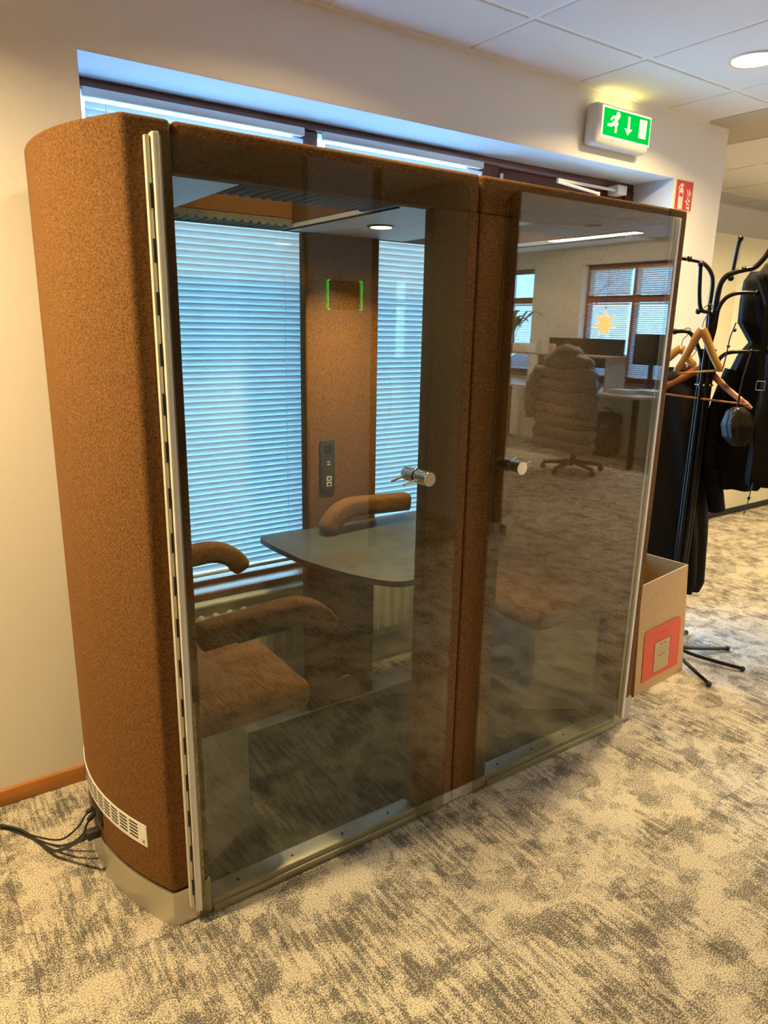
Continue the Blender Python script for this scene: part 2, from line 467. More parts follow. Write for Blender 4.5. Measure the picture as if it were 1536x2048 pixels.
ceil_grid(XA, YA)
B('ceiling_field', XMIN, 3.95, YMIN, YLv[0], CEIL, CEIL + .03, m_ceil_tile, ceiling)
B('ceiling_field', 3.95, XEND, YMIN, YA[0], CEIL, CEIL + .03, m_ceil_tile, ceiling)
B('edge_trim', XMIN, 3.47, YW - .022, YW, CEIL - .003, CEIL + .02, m_tbar, ceiling)
B('edge_trim', XW1, XEND, YALC - .022, YALC, CEIL - .003, CEIL + .02, m_tbar, ceiling)
B('edge_trim', XEND - .022, XEND, -5.2, YALC - .022, CEIL - .003, CEIL + .02, m_tbar, ceiling)

# ---------------------------------------------------------------- walls
wb = MB()
wb.box(XMIN - .2, XR0, YW, 2.72, 0, CEIL + .06)           # left of recess
wb.box(XR1, XW1, YW, 2.72, 0, CEIL + .06)                 # right of recess
wb.box(XR0, XR1, YW, 2.72, ZR, CEIL + .06)                # above recess
struct(wb.build('wall_window', m_wall), 'painted wall with the deep window recess')
# white reveal lining of the recess (thin plaster skin)
rv = MB()
rv.box(XR0, XR1, YW + .001, YWIN + .03, ZR - .004, ZR)
rv.box(XR0, XR0 + .004, YW + .001, YWIN + .03, 0, ZR - .004)
rv.box(XR1 - .004, XR1, YW + .001, YWIN + .03, 0, ZR - .004)
struct(rv.build('trim_1', m_reveal), 'white plastered window reveal')
struct(B('wall_below_window', XR0 + .004, 2.25, 2.475, 2.62, 0, 0.49, m_wall))
struct(B('wall_left', XMIN - .2, XMIN, YMIN, YW, 0, CEIL + .06, m_wall))
struct(B('wall_alcove_side', XW1 - .12, XW1, 2.72, YALC + .2, 0, CEIL + .06, m_wall))
struct(B('wall_alcove_back', XW1, XEND + .2, YALC, YALC + .2, 0, CEIL + .06, m_wall))
struct(B('wall_back', XMIN - .2, XEND + .2, YMIN - .2, YMIN, 0, CEIL + .06, m_wall))
# end wall on the right with two window openings (seen mirrored in the pod doors)
WA = (-3.30, -1.15, 0.86, 2.25)    # y0,y1,z0,z1
WB_ = (-6.1, -4.12, 0.86, 2.25)
we = MB()
def wall_x(mb, x0, x1, y0, y1, z0, z1): mb.box(x0, x1, y0, y1, z0, z1)
we.box(XEND, XEND + .2, YMIN, WB_[0], 0, CEIL + .06)
we.box(XEND, XEND + .2, WB_[1], WA[0], 0, CEIL + .06)
we.box(XEND, XEND + .2, WA[1], YALC, 0, CEIL + .06)
for w in (WA, WB_):
    we.box(XEND, XEND + .2, w[0], w[1], 0, w[2]); we.box(XEND, XEND + .2, w[0], w[1], w[3], CEIL + .06)
struct(we.build('wall_right', m_wall), 'far end wall with two windows')
# baseboards
struct(B('baseboard_left', XMIN + .014, 0.44, YW - .013, YW, 0.0, 0.055, m_wood_base, None, .004, 2), 'varnished wooden baseboard')
struct(B('baseboard_right', XR1 + .02, XW1 + .012, YW - .013, YW, 0.0, 0.055, m_wood_base, None, .004, 2))

# ---------------------------------------------------------------- downlights and other lamps
def downlight(x, y, label, power=None, face=True):
    t = thing('downlight', label, 'ceiling lamp', (x, y, CEIL), 'recessed downlights')
    n = 28
    MB().lathe([(.098, -.006), (.100, -.002), (.100, .000), (.085, .000), (.085, -.004), (.098, -.006)], (x, y, CEIL), 'Z', n, False).build('trim_ring', m_white, t, 40)
    MB().lathe([(.0845, -.0015), (.078, -.0014), (.0845, -.0013)], (x, y, CEIL), 'Z', n, False).build('reflector', m_reflector, t, 40)
    MB().lathe([(.080, -.0028), (.080, -.0020)], (x, y, CEIL), 'Z', n).build('diffuser', m_lampface, t, 40)
    ld = bpy.data.lights.new('downlight_light', 'AREA'); ld.shape = 'DISK'; ld.size = .15
    ld.energy = DOWN_W if power is None else power; ld.color = WARM; ld.spread = math.radians(150)
    lo = bpy.data.objects.new('downlight_light', ld); COL.objects.link(lo); lo.location = (x, y, CEIL - .004)
    set_parent(lo, t)
    return t
downlight(2.83, 1.69, 'round recessed downlight in the ceiling near the exit sign')
downlight(-0.50, 1.60, 'round recessed downlight in the ceiling left of the pod', 50)
downlight(2.74, -1.83, 'round recessed downlight inside the glazed meeting room', 8)
downlight(1.165, 1.60, 'round recessed downlight in the ceiling straight above the pod', 9)
downlight(-0.6, -2.2, 'round recessed downlight by the left wall behind the glazing', 6)
downlight(5.25, 1.7, 'round recessed downlight in the ceiling before the cream cabinets', 40)
downlight(4.4, -0.6, 'round recessed downlight over the open aisle', 24)
def tube_lamp(x, y, ln, label):
    t = thing('ceiling_luminaire', label, 'ceiling lamp', (x, y, CEIL))
    B('housing', x - .08, x + .08, y - ln / 2, y + ln / 2, CEIL - .012, CEIL - .001, m_white, t)
    B('diffuser', x - .07, x + .07, y - ln / 2 + .01, y + ln / 2 - .01, CEIL - .014, CEIL - .0121, m_tubeface, t)
    ld = bpy.data.lights.new('tube_light', 'AREA'); ld.shape = 'RECTANGLE'; ld.size = .14; ld.size_y = ln - .02
    ld.energy = TUBE_W; ld.color = (1.0, 0.82, 0.58)
    lo = bpy.data.objects.new('tube_light', ld); COL.objects.link(lo); lo.location = (x, y, CEIL - .016); set_parent(lo, t)
tube_lamp(6.65, -2.6, 1.2, 'long fluorescent ceiling luminaire over the desk')
tube_lamp(5.6, -5.4, 1.2, 'added fluorescent ceiling luminaire brightening the far corner of the office')  # extra luminaire, added to brighten the far room mirrored in the right door
t = thing('ceiling_speaker', 'flat dark round ceiling speaker above the aisle', 'speaker', (5.92, -2.0, CEIL))
MB().lathe([(.10, -.012), (.12, -.006), (.12, -.0005)], (5.92, -2.0, CEIL), 'Z', 24).build('body', m_white, t, 40)
MB().lathe([(.085, -.016), (.09, -.0125)], (5.92, -2.0, CEIL), 'Z', 24).build('grille', m_darkmetal, t, 40)

# ---------------------------------------------------------------- windows in the recess
def hframe(mb, x0, x1, z0, z1, y0=YWIN, y1=YWIN + .06): mb.box(x0, x1, y0, y1, z0, z1)
w1 = struct(thing('window_1', 'dark stained wooden window frame with two panes', 'window', (1.4, YWIN, 0.5)))
del w1['category']
ZWT = ZR - .004
B('head', XR0 + .004, XR1 - .004, YWIN, YWIN + .08, ZWT - .034, ZWT, m_wood_dark, w1, .006)
B('head_bead', XR0 + .004, 2.22, YWIN - .012, YWIN, ZWT - .030, ZWT - .012, m_wood_dark, w1, .004)
for (a, b_) in ((XR0 + .004, .60), (1.358, 1.428), (2.215, 2.293)):
    B('mullion', a, b_, YWIN - .004, YWIN + .08, .50, ZWT - .034, m_wood_darkz, w1, .004)
B('bottom_rail', .60, 2.215, YWIN, YWIN + .08, .50, .530, m_wood_dark, w1, .004)
for (a, b_) in ((.60, 1.358), (1.428, 2.215)):
    B('glass_pane', a, b_, YWIN + .045, YWIN + .051, .530, ZWT - .034, m_clear_glass, w1)
sill = B('sill', XR0 + .004, 2.25, 2.42, YWIN + .02, .488, .512, m_wood_dark, None, .005); struct(sill, 'dark wooden window sill'); sill.name = 'trim_2'

def blind(x0, x1, z0, z1, y, label, pitch=.0212, wand=True):
    t = thing('venetian_blind', label, 'window blind', ((x0 + x1) / 2, y, z0))
    B('headrail', x0, x1, y - .0125, y + .0125, z1 - .026, z1, m_blindrail, t, .002, 1)
    B('bottom_rail', x0, x1, y - .012, y + .012, z0, z0 + .012, m_blindrail, t, .002, 1)
    ang = math.radians(67); w = .0275; nseg = 4; vs_ = []; fs = []
    L = x1 - x0 - .006
    for i in range(nseg + 1):
        u = (i / nseg - .5) * w; hgt = .0022 * (1 - (2 * u / w) ** 2)
        # inner edge high: the gaps look down on the bright ground outside
        yy = -u * math.cos(ang) - hgt * math.sin(ang); zz = u * math.sin(ang) - hgt * math.cos(ang)
        vs_ += [(-L / 2, yy, zz), (L / 2, yy, zz)]
    for i in range(nseg): fs.append((2 * i, 2 * i + 1, 2 * i + 3, 2 * i + 2))
    mb = MB(); mb.add(vs_, fs); me = mb.mesh('slat', 60)
    k = 0; z = z1 - .050
    while z > z0 + .02:
        o = link('slat', me, m_slat, t, ((x0 + x1) / 2 + random.uniform(-.0015, .0015), y, z))
        z -= pitch
    n = max(2, round((x1 - x0) / .42))
    for i in range(n):
        x = x0 + .09 + (x1 - x0 - .18) * i / (n - 1)
        MB().tube([(x, y - .0135, z0 + .008), (x, y - .0135, z1 - .026)], .0009, 5).build('ladder_cord', m_cord, t)
    if wand:
        MB().tube([(x0 + .06, y - .018, z1 - .03), (x0 + .063, y - .02, z0 + .6)], .0014, 5).build('tilt_wand', m_cord, t)
    return t
blind(.606, 1.352, .562, 2.166, 2.478, 'white venetian blind hanging in the window behind the left seat')
blind(1.434, 2.209, .562, 2.166, 2.478, 'white venetian blind hanging in the window beside the wooden door')
# door in the recess
d1 = struct(thing('door_1', 'dark wooden exterior door with glass panel and white closer', 'door', (2.75, YWIN, 0))); del d1['category']
B('frame_post', 2.293, 2.335, YWIN - .004, YWIN + .08, 0, ZWT - .034, m_wood_darkz, d1, .004)
B('frame_post', 3.205, XR1 - .004, YWIN - .004, YWIN + .08, 0, ZWT - .034, m_wood_darkz, d1, .004)
B('top_rail', 2.345, 3.195, YWIN + .008, YWIN + .05, 1.99, ZWT - .0345, m_wood_dark, d1, .004)
B('bottom_rail', 2.345, 3.195, YWIN + .008, YWIN + .05, .01, .30, m_wood_dark, d1, .004)
B('stile', 2.345, 2.455, YWIN + .008, YWIN + .05, .30, 1.99, m_wood_darkz, d1, .003)
B('stile', 3.085, 3.195, YWIN + .008, YWIN + .05, .30, 1.99, m_wood_darkz, d1, .003)
B('glass_pane', 2.455, 3.085, YWIN + .026, YWIN + .032, .30, 1.99, m_clear_glass, d1)
c = B('closer_body', 2.86, 3.12, YWIN - .050, YWIN + .007, 2.045, 2.095, m_white, d1, .006)
MB().tube([(2.93, YWIN - .06, 2.118), (2.60, YWIN - .10, 2.128)], .007, 8).build('arm', m_white, c)
MB().tube([(2.60, YWIN - .10, 2.136), (3.09, YWIN - .045, 2.150)], .007, 8).build('arm', m_white, c)
B('bracket', 3.06, 3.13, YWIN - .07, YWIN - .005, 2.13, 2.172, m_white, c, .004)
MB().cyl((2.93, YWIN - .055, 2.095), (2.93, YWIN - .055, 2.125), .012).build('spindle', m_white, c, 40)
MB().cyl((2.34, YWIN - .012, 2.06), (2.34, YWIN - .012, 2.14), .010).build('hinge', m_chrome, d1, 40)

# radiator below the window
rad = thing('radiator', 'cream enamelled panel radiator under the window behind the pod', 'radiator', (1.45, 2.43, .15))
x0, x1, z0, z1 = .70, 2.15, .155, .470
prof = MB()
pitch = .0565; n = int((x1 - x0 - .04) / pitch); xs_ = x0 + .02
B('panel', x0, x1, 2.405, 2.425, z0, z1, m_radiator, rad, .006, 2)
B('top_grille', x0, x1, 2.388, 2.465, z1 - .004, z1 + .012, m_radiator, rad, .005, 2)
for k in range(n):
    xc = xs_ + (k + .5) * pitch; hw = .0135
    ring = []
    for dy, s_ in ((0, 1.0), (-.009, .8), (-.012, .45)):
        poly = []
        for q in range(12):
            a = PI * q / 11
            poly.append((xc + hw * s_ * math.cos(a), 2.4045 + dy, z1 - .048 + hw * s_ * math.sin(a)))
        for q in range(12):
            a = PI + PI * q / 11
            poly.append((xc + hw * s_ * math.cos(a), 2.4045 + dy, z0 + .045 + hw * s_ * math.sin(a)))
        ring.append(poly)
    MB().loft(ring).build('flute', m_radiator, rad, 50)
MB().tube([(x0 + .03, 2.44, z0 + .02), (x0 + .03, 2.44, .0)], .008, 8).build('pipe', m_radiator, rad, 40)
MB().tube([(x1 - .03, 2.44, z0 + .02), (x1 - .03, 2.44, .0)], .008, 8).build('pipe', m_radiator, rad, 40)

# ---------------------------------------------------------------- the pod
CX, PX0, PX1 = 1.346, 0.434, 2.260
Y0, Y1, Y2, Y3 = 1.51, 1.555, 2.19, 2.235
ZT = 1.878
YC = (Y0 + Y3) / 2
OPL = (0.537, 1.198); OPR = (1.494, 2.160)
ZH = 1.783; ZTH = 0.036
pod = thing('office_pod', 'double meeting pod clad in brown felt with two tinted glass doors', 'meeting pod', (CX, YC, 0))
def bulge(y): return .334 + .100 * abs((y - YC) / (Y3 - YC)) ** 2
def side_poly(off=0.0, inner=OPL[0], n=18):
    pts = [(bulge(Y0 + (Y3 - Y0) * k / n) - off, Y0 - off + (Y3 - Y0 + 2 * off) * k / n) for k in range(n + 1)]
    pts += [(inner, Y3 + off), (inner, Y0 - off)]
    return pts
def mirror(poly): return [(2 * CX + .002 - x, y) for x, y in poly][::-1]
for nm, fn in (('left', lambda p: p), ('right', mirror)):
    pl_ = fn(side_poly(0, OPL[0] - .006))
    sp = MB().prism(pl_, .1035, ZT).build('side_panel', m_felt, pod, 50, .010, 3, 25)
    pl2 = fn(side_poly(.0012, OPL[0] - .006))
    MB().prism(pl2, 0.0, .103).build('plinth', m_steel, pod, 30)
# felt frame pieces, front and back
for (ya, yb) in ((Y0, Y1), (Y2, Y3)):
    B('header', .534, CX - .0015, ya, yb, ZH, ZT, m_felt, pod, .011, 3)
    B('header', CX + .0015, OPR[1] + .004, ya, yb, ZH, ZT, m_felt, pod, .011, 3)
    if ya == Y0:
        B('centre_post', OPL[1], CX - .0015, ya, yb, ZTH, ZH + .002, m_felt, pod, .006, 2)
        B('centre_post', CX + .0015, OPR[0], ya, yb, ZTH, ZH + .002, m_felt, pod, .006, 2)
    else:
        B('back_post', OPL[1], OPR[0], ya, yb, ZTH, ZH + .002, m_felt, pod, .006, 2)
    for (a, b_) in (OPL, OPR):
        th = B('threshold', a, b_, ya - .002, yb + .012, 0.0, ZTH, m_thresh, pod, .003, 2)
        if ya == Y0:
            B('lip', a, b_, ya - .010, ya - .0025, 0.0, .020, m_thresh, th, .002, 1)
            for k in range(4):
                xk = a + (b_ - a) * (.12 + .25 * k)
                MB().cyl((xk, ya + .026, ZTH), (xk, ya + .026, ZTH + .0008), .0042, n=10).build('screw', m_darkmetal, th)
    B('post_plinth', OPL[1], CX - .001, ya - .0012, yb, 0.0, ZTH, m_thresh, pod)
    B('post_plinth', CX + .001, OPR[0], ya - .0012, yb, 0.0, ZTH, m_thresh, pod)
for (a, b_) in (OPL, OPR):
    B('back_glass', a, b_, 2.222, 2.228, ZTH + .001, ZH, m_clear_glass, pod)
B('pod_floor', .50, 2.19, Y1 + .012, Y2 - .003, 0.0, .030, m_podcarpet, pod)
# roof: white panels, corrugated foam, open felt-lined ventilation wells
ZP = 1.783
def roof(xa, xb, w0, w1, ywa, ywb):
    """xa..xb module span, w0..w1 well span"""
    B('ceiling_panel', xa, w0, Y1, Y2, ZP, ZP + .012, m_podwhite, pod)
    B('ceiling_panel', w1, xb, Y1, Y2, ZP, ZP + .012, m_podwhite, pod)
    for (ya, yb) in ((Y1 + .002, ywa), (ywb, Y2 + .002)):
        pf = []; nn = 15; step = (w1 - w0 - .004) / nn
        for k in range(nn):
            xq = w0 + .002 + k * step
            pf += [(xq, ZP + .010), (xq + step * .3, ZP + .001), (xq + step * .7, ZP + .001)]
        pf += [(w1 - .002, ZP + .010), (w1 - .002, ZP + .024), (w0 + .002, ZP + .024)]
        MB().prism(pf, ya, yb, 'XZ').build('foam_panel', m_foam, pod, 30)
    B('well_lining', w0, w1, ywb, ywb + .012, ZP + .026, ZT - .004, m_felt, pod)
    B('well_lining', w0, w1, ywa - .012, ywa, ZP + .026, ZT - .004, m_felt, pod)
    B('well_lining', w0 - .012, w0, ywa, ywb, ZP + .013, ZT - .004, m_felt, pod)
    B('well_lining', w1, w1 + .012, ywa, ywb, ZP + .013, ZT - .004, m_felt, pod)
    B('well_edge', w1 + .0002, w1 + .004, Y1 + .003, Y2 - .001, ZP - .005, ZP, m_darkmetal, pod)
    rm = MB()
    rm.box(xa, w0 - .012, Y1, Y2, ZT - .03, ZT - .006); rm.box(w1 + .012, xb, Y1, Y2, ZT - .03, ZT - .006)
    rm.box(w0 - .012, w1 + .012, Y1, ywa - .012, ZT - .03, ZT - .006); rm.box(w0 - .012, w1 + .012, ywb + .012, Y2, ZT - .03, ZT - .006)
    rm.build('roof_skin', m_felt, pod)
roof(.531, CX - .001, .690, 1.118, 1.705, 2.118)
roof(CX + .001, 2.163, 1.590, 2.005, 1.705, 2.118)
# pod lamp over the table
lamp = MB().lathe([(.040, -.004), (.046, 0)], (1.30, 1.90, ZP), 'Z', 20).build('spot_ring', m_darkmetal, pod, 40)
MB().lathe([(.030, -.0055), (.033, -.004)], (1.30, 1.90, ZP), 'Z', 20).build('spot_face', m_podlamp, lamp, 40)
ld = bpy.data.lights.new('pod_spot_light', 'AREA'); ld.shape = 'DISK'; ld.size = .055; ld.energy = 8.5; ld.color = (1, .80, .45); ld.spread = math.radians(118)
lo = bpy.data.objects.new('pod_spot_light', ld); COL.objects.link(lo); lo.location = (1.30, 1.90, ZP - .008); set_parent(lo, pod)

# doors
def door_poly(xa, xb, za, zb, r, side):
    c = []
    if side == 'right':
        c += [(xa, za), (xb, za)]
        c += [(xb - r + r * math.cos(a), zb - r + r * math.sin(a)) for a in [PI / 2 * k / 8 for k in range(9)]]
        c += [(xa, zb)]
    else:
        c += [(xa, za), (xb, za), (xb, zb)]
        c += [(xa + r + r * math.cos(a), zb - r + r * math.sin(a)) for a in [PI / 2 + PI / 2 * k / 8 for k in range(9)]]
    return c
GY0, GY1 = 1.486, 1.494
GZ0, GZ1 = .010, 1.847
dl = MB().prism(door_poly(.492, 1.293, GZ0, GZ1, .045, 'right'), GY0, GY1, 'XZ').build('glass_door', m_door_glass, pod)
dr = MB().prism(door_poly(1.421, 2.184, GZ0, GZ1, .045, 'left'), GY0, GY1, 'XZ').build('glass_door', m_door_glass, pod)
for (d, xh, sg) in ((dl, .490, 1), (dr, 2.186, -1)):
    def bx(nm, a, b_, *r, **k): return B(nm, min(xh + sg * a, xh + sg * b_), max(xh + sg * a, xh + sg * b_), *r, **k)
    bx('hinge_profile', -.006, .008, 1.484, 1.509, .040, 1.846, m_alu_white, d, r=.002)
    bx('glass_edge_tape', .0085, .0145, 1.4945, 1.500, .045, 1.842, m_alu_white if sg < 0 else m_alu_white, d)
    if sg > 0: bx('yellowed_tape', .0150, .0205, 1.4945, 1.4985, .06, .62, m_tape, d)
    hl = bx('hinge_leaf', -.017, -.009, 1.494, 1.509, .05, 1.84, m_alu_white, d)
    ns = 17
    for k in range(ns):
        zz = .09 + (1.84 - .12) * k / ns
        bx('hinge_slot', -.0125, -.0088, 1.4925, 1.4945, zz, zz + .045, m_black, hl)
    bx('hinge_gap_shade', -.009, -.006, 1.5005, 1.509, .05, 1.84, m_black, d)  # black strip standing in for the shade in the gap between profile and leaf
def knob(door, x, z, sg, tilt):
    prof = [(0.0, 0), (.019, 0), (.0195, .001)]
    h = .002
    for k in range(5):
        prof += [(.0195, h), (.0195, h + .005), (.016, h + .0055), (.016, h + .0075), (.0195, h + .008)]; h += .008
    prof += [(.0195, h + .006), (.0, h + .006)]
    L = h + .006
    a = MB().lathe([p for p in prof if p[0] > 0], (x, GY0 - L, z), 'Y', 28).build('knob', m_chrome, door, 35)
    MB().lathe([p for p in prof if p[0] > 0], (x, GY1, z), 'Y', 28).build('knob', m_chrome, door, 35)
    for yy in (GY0 - .014, GY1 + .034):
        MB().tube([(x + sg * .015, yy, z - .004), (x + sg * .062, yy - .004, z + tilt)], .0034, 10).build('lever_pin', m_chrome, a, 40)
knob(dl, 1.153, 1.104, -1, -.014)
knob(dr, 1.495, 1.100, 1, .012)

# seats
def seat(mx):
    """mx maps a left-seat x to world x"""
    s = MB(); xa, xb = sorted((mx(.505), mx(.892)))
    s.box(xa, xb, 1.605, 2.145, .435, .520)
    cu = s.build('seat_cushion', m_felt, pod, 60, .030, 4)
    pts = [(mx(.52), 1.615), (mx(.60), 1.650), (mx(.745), 1.742), (mx(.755), 1.760), (mx(.755), 1.99), (mx(.745), 2.008), (mx(.60), 2.10), (mx(.52), 2.135)]
    vs_, fs, us = [], [], []
    u = 0
    for i, p in enumerate(pts):
        if i: u += math.dist(p, pts[i - 1])
        vs_ += [(p[0], p[1], .030), (p[0], p[1], .436)]; us += [(u, .03), (u, .436)]
    for i in range(len(pts) - 1): fs.append((2 * i, 2 * i + 2, 2 * i + 3, 2 * i + 1))
    me = bpy.data.meshes.new('perforated_base'); me.from_pydata(vs_, [], fs)
    uvl = me.uv_layers.new(name='UVMap')
    for lp in me.loops: uvl.data[lp.index].uv = us[lp.vertex_index]
    ob = link('perforated_base', me, m_perf, cu)
    so = ob.modifiers.new('thickness', 'SOLIDIFY'); so.thickness = .0015
    return cu
seat(lambda x: x)
seat(lambda x: 2 * CX + .002 - x)
# armrests
def arm_mesh(name, mx=lambda x: x, yc=0.0, z=0.0, w=.062, h=.066):
    path = [(.560, .748), (.62, .752), (.70, .757), (.77, .762), (.815, .762), (.850, .754), (.880, .738), (.903, .716), (.915, .694)]
    P = spline([(p[0], 0, p[1]) for p in path], 3)
    rings = []
    sec = []
    rr = .016; hw, hh = w / 2, h / 2
    for cx_, cz_, a0 in ((hw - rr, hh - rr, 0), (-hw + rr, hh - rr, 90), (-hw + rr, -hh + rr, 180), (hw - rr, -hh + rr, 270)):
        for k in range(4):
            a = math.radians(a0 + 30 * k); sec.append((cx_ + rr * math.cos(a), cz_ + rr * math.sin(a)))
    N = len(P)
    for i, p in enumerate(P):
        t = (P[min(i + 1, N - 1)] - P[max(i - 1, 0)]).normalized(); nn = Vector((-t.z, 0, t.x))
        for sc, adv in ([(.72, -.006), (.92, -.003)] if i == 0 else []) + [(1.0 if i < N - 1 else .93, 0)] + ([(.75, .010), (.4, .016)] if i == N - 1 else []):
            q = p + t * adv
            rings.append([(mx(q.x + nn.x * v * sc), yc + u * sc, z + q.z + nn.z * v * sc) for u, v in sec])
    mb = MB(); mb.loft(rings); return mb.mesh(name, 50)
lx = lambda x: x
rx = lambda x: 2 * CX + .002 - x
arm_near = link('armrest', arm_mesh('armrest', lx, 1.572), m_felt, pod)
link('armrest', arm_mesh('armrest', lx, 2.152), m_felt, pod)
link('armrest', arm_mesh('armrest', rx, 2.152), m_felt, pod)
# seam piping and maker's plaque on the near armrest
MB().tube(spline([(.575, 1.5425, .768), (.70, 1.5415, .776), (.80, 1.5415, .781), (.855, 1.5425, .771), (.892, 1.545, .742), (.906, 1.548, .718)], 4), .0009, 5).build('seam', m_black, arm_near)
ang = math.radians(2.2)
pq = MB(); ppts = []
for cxp, a0 in ((.800, -90), (.648, 90)):
    for k in range(9):
        a = math.radians(a0 + 180 * k / 8)
        ppts.append((cxp + .014 * math.cos(a), (.737 if cxp < .7 else .743) + .014 * math.sin(a)))
pq.prism(ppts, 1.5385, 1.5420, 'XZ')
plaque = pq.build('plaque', mat('plaque_grey', (.055, .045, .032), .4), arm_near)
def print_text(body, size, x, y, z, rot, m, parent, bold=0.0, sx=1.0):
    me = text_mesh(body, size, 'lettering', bold)
    for v in me.vertices:
        px, py, pz = v.co.x * sx, v.co.y, v.co.z
        c, s_ = math.cos(rot), math.sin(rot)
        v.co = (x + px * c - py * s_, y - pz, z + px * s_ + py * c)
    me.materials.clear()
    return link('lettering', me, m, parent)
m_pl_ink = mat('plaque_ink', (.010, .008, .006), .5)
print_text('EVAVAARA', .016, .682, 1.5383, .7310, ang, m_pl_ink, arm_near, .0006, .62)
print_text('DESIGN', .016, .7345, 1.5383, .7330, ang, m_pl_ink, arm_near, -.0001, .62)
print_text('.COM', .010, .7725, 1.5383, .7345, ang, m_pl_ink, arm_near, .0, .75)
# armrest bolts left bare on the right seat
for (yy, zz) in ((1.678, .678), (1.60, .70)):
    MB().cyl((2.160, yy, zz), (2.150, yy, zz), .008, n=12).build('bare_bolt', m_chrome, pod, 40)
# table
half = [(1.010, 2.186), (1.000, 2.165), (.999, 2.10), (1.003, 2.02), (1.012, 1.90), (1.038, 1.795), (1.072, 1.70), (1.107, 1.625), (1.142, 1.580), (1.176, 1.562), (1.206, 1.561)]
tp = half + [(2 * CX - x, y) for x, y in half[::-1]]
tb = MB().prism(tp, .757, .777).build('table_top', m_table, pod, 35, .003, 2, 50)
B('table_bracket', CX - .05, CX + .05, 2.10, 2.188, .70, .756, m_darkmetal, tb)
# power module on the back post
sk = B('socket_module', 1.247, 1.309, 2.180, 2.1895, .908, 1.096, m_socket, pod, .008, 3)
MB().cyl((1.278, 2.179, 1.06), (1.278, 2.1835, 1.06), .020, n=20).build('socket_well', m_black, sk, 40)
for zz in (1.004, 1.013): B('usb_slot', 1.274, 1.286, 2.1788, 2.1795, zz, zz + .004, m_white, sk)
for zz in (.925, .946):
    q = B('data_port', 1.272, 1.292, 2.1785, 2.1797, zz, zz + .017, m_white, sk)
    B('port_hole', 1.277, 1.287, 2.1778, 2.1784, zz + .004, zz + .013, m_black, sk)
B('metal_catch', 1.319, 1.377, 2.182, 2.1895, .138, .150, m_steel, pod, .002, 1)
# loose armrest lying on the table
lm = arm_mesh('loose_armrest', lambda x: x, 0.0, -.677)
la = link('loose_armrest', lm, m_felt, None); tag(la, 'detached brown felt armrest lying loose on the grey table top', 'armrest')
la.rotation_euler = (0, 0, math.radians(184)); la.location = (2.135, 2.148, .777)
# vent grille on the left flank
def flank(y, z, off): # outward point of the left flank
    return (bulge(y) - off, y, z)
vg = MB(); ya, yb = 1.578, 2.10; za, zb = .210, .272; n = 24; rings = []
ringA = []
for k in range(n + 1):
    y = ya + (yb - ya) * k / n
    rings.append([flank(y, za, .0005), flank(y, za, .0030), flank(y, zb, .0030), flank(y, zb, .0005)])
vgo = MB().loft(rings).build('vent_grille', m_white, pod, 30)
for cidx in range(11):
    for row in range(5):
        y0_ = ya + .030 + cidx * .0405; zr = za + .012 + row * .0098
        rr_ = []
        for k in range(4):
            y = y0_ + .031 * k / 3
            rr_.append([flank(y, zr, .0028), flank(y, zr, .0034), flank(y, zr + .0045, .0034), flank(y, zr + .0045, .0028)])
        MB().loft(rr_).build('vent_slot', m_black, vgo)
MB().cyl(flank(1.590, .224, .0026), flank(1.590, .224, .0046), .005, n=12).build('rivet', m_chrome, vgo, 40)
cp = []
for k in range(5):
    y = 1.788 + .074 * k / 4
    cp.append([flank(y, .158, .0008), flank(y, .158, .005), flank(y, .206, .005), flank(y, .206, .0008)])
cpo = MB().loft(cp).build('connector_panel', m_black, pod)
for yy in (1.812, 1.843):
    q = flank(yy, .18, .0052); B('port', q[0] - .001, q[0] + .003, yy - .010, yy + .010, .170, .192, m_socket, cpo)

# power and data leads on the carpet
pc = thing('power_lead', 'black power lead with chunky plug lying on the carpet by the pod', 'cable', (.23, 2.0, 0))
MB().tube(spline([(.288, 1.803, .130), (.276, 1.830, .108), (.252, 1.885, .060), (.225, 1.945, .022), (.200, 2.03, .008), (.165, 2.11, .007), (.10, 2.18, .007), (.0, 2.225, .007), (-.25, 2.235, .007)], 6), .0048, 8).build('cord', m_rubber, pc, 60)
B('plug', .296, .3320, 1.792, 1.816, .124, .150, m_rubber, pc, .004, 2)
MB().cyl((.297, 1.803, .137), (.284, 1.807, .126), .0085, .006, 10).build('strain_relief', m_rubber, pc, 40)
dc = thing('data_lead', 'thin black data lead curling away from the pod socket', 'cable', (.26, 2.03, 0))
MB().tube(spline([(.316, 1.862, .168), (.306, 1.868, .150), (.290, 1.895, .105), (.250, 1.950, .045), (.195, 2.05, .014), (.150, 2.12, .016), (.085, 2.17, .016), (.0, 2.20, .004), (-.25, 2.215, .004)], 6), .0028, 8).build('cord', m_rubber, dc, 60)
MB().cyl((.329, 1.858, .176), (.313, 1.863, .166), .0065, n=10).build('connector', m_rubber, dc, 40)
dc2 = thing('signal_lead', 'thin black lead with round connector looping beside the power plug', 'cable', (.28, 2.0, 0))
MB().tube(spline([(.316, 1.846, .155), (.307, 1.850, .136), (.296, 1.858, .105), (.268, 1.895, .062), (.234, 1.955, .030), (.186, 2.06, .006), (.135, 2.14, .004), (.06, 2.205, .004), (-.25, 2.255, .004)], 6), .0030, 8).build('cord', m_rubber, dc2, 60)
MB().cyl((.329, 1.843, .170), (.313, 1.847, .152), .0070, n=10).build('connector', m_rubber, dc2, 40)

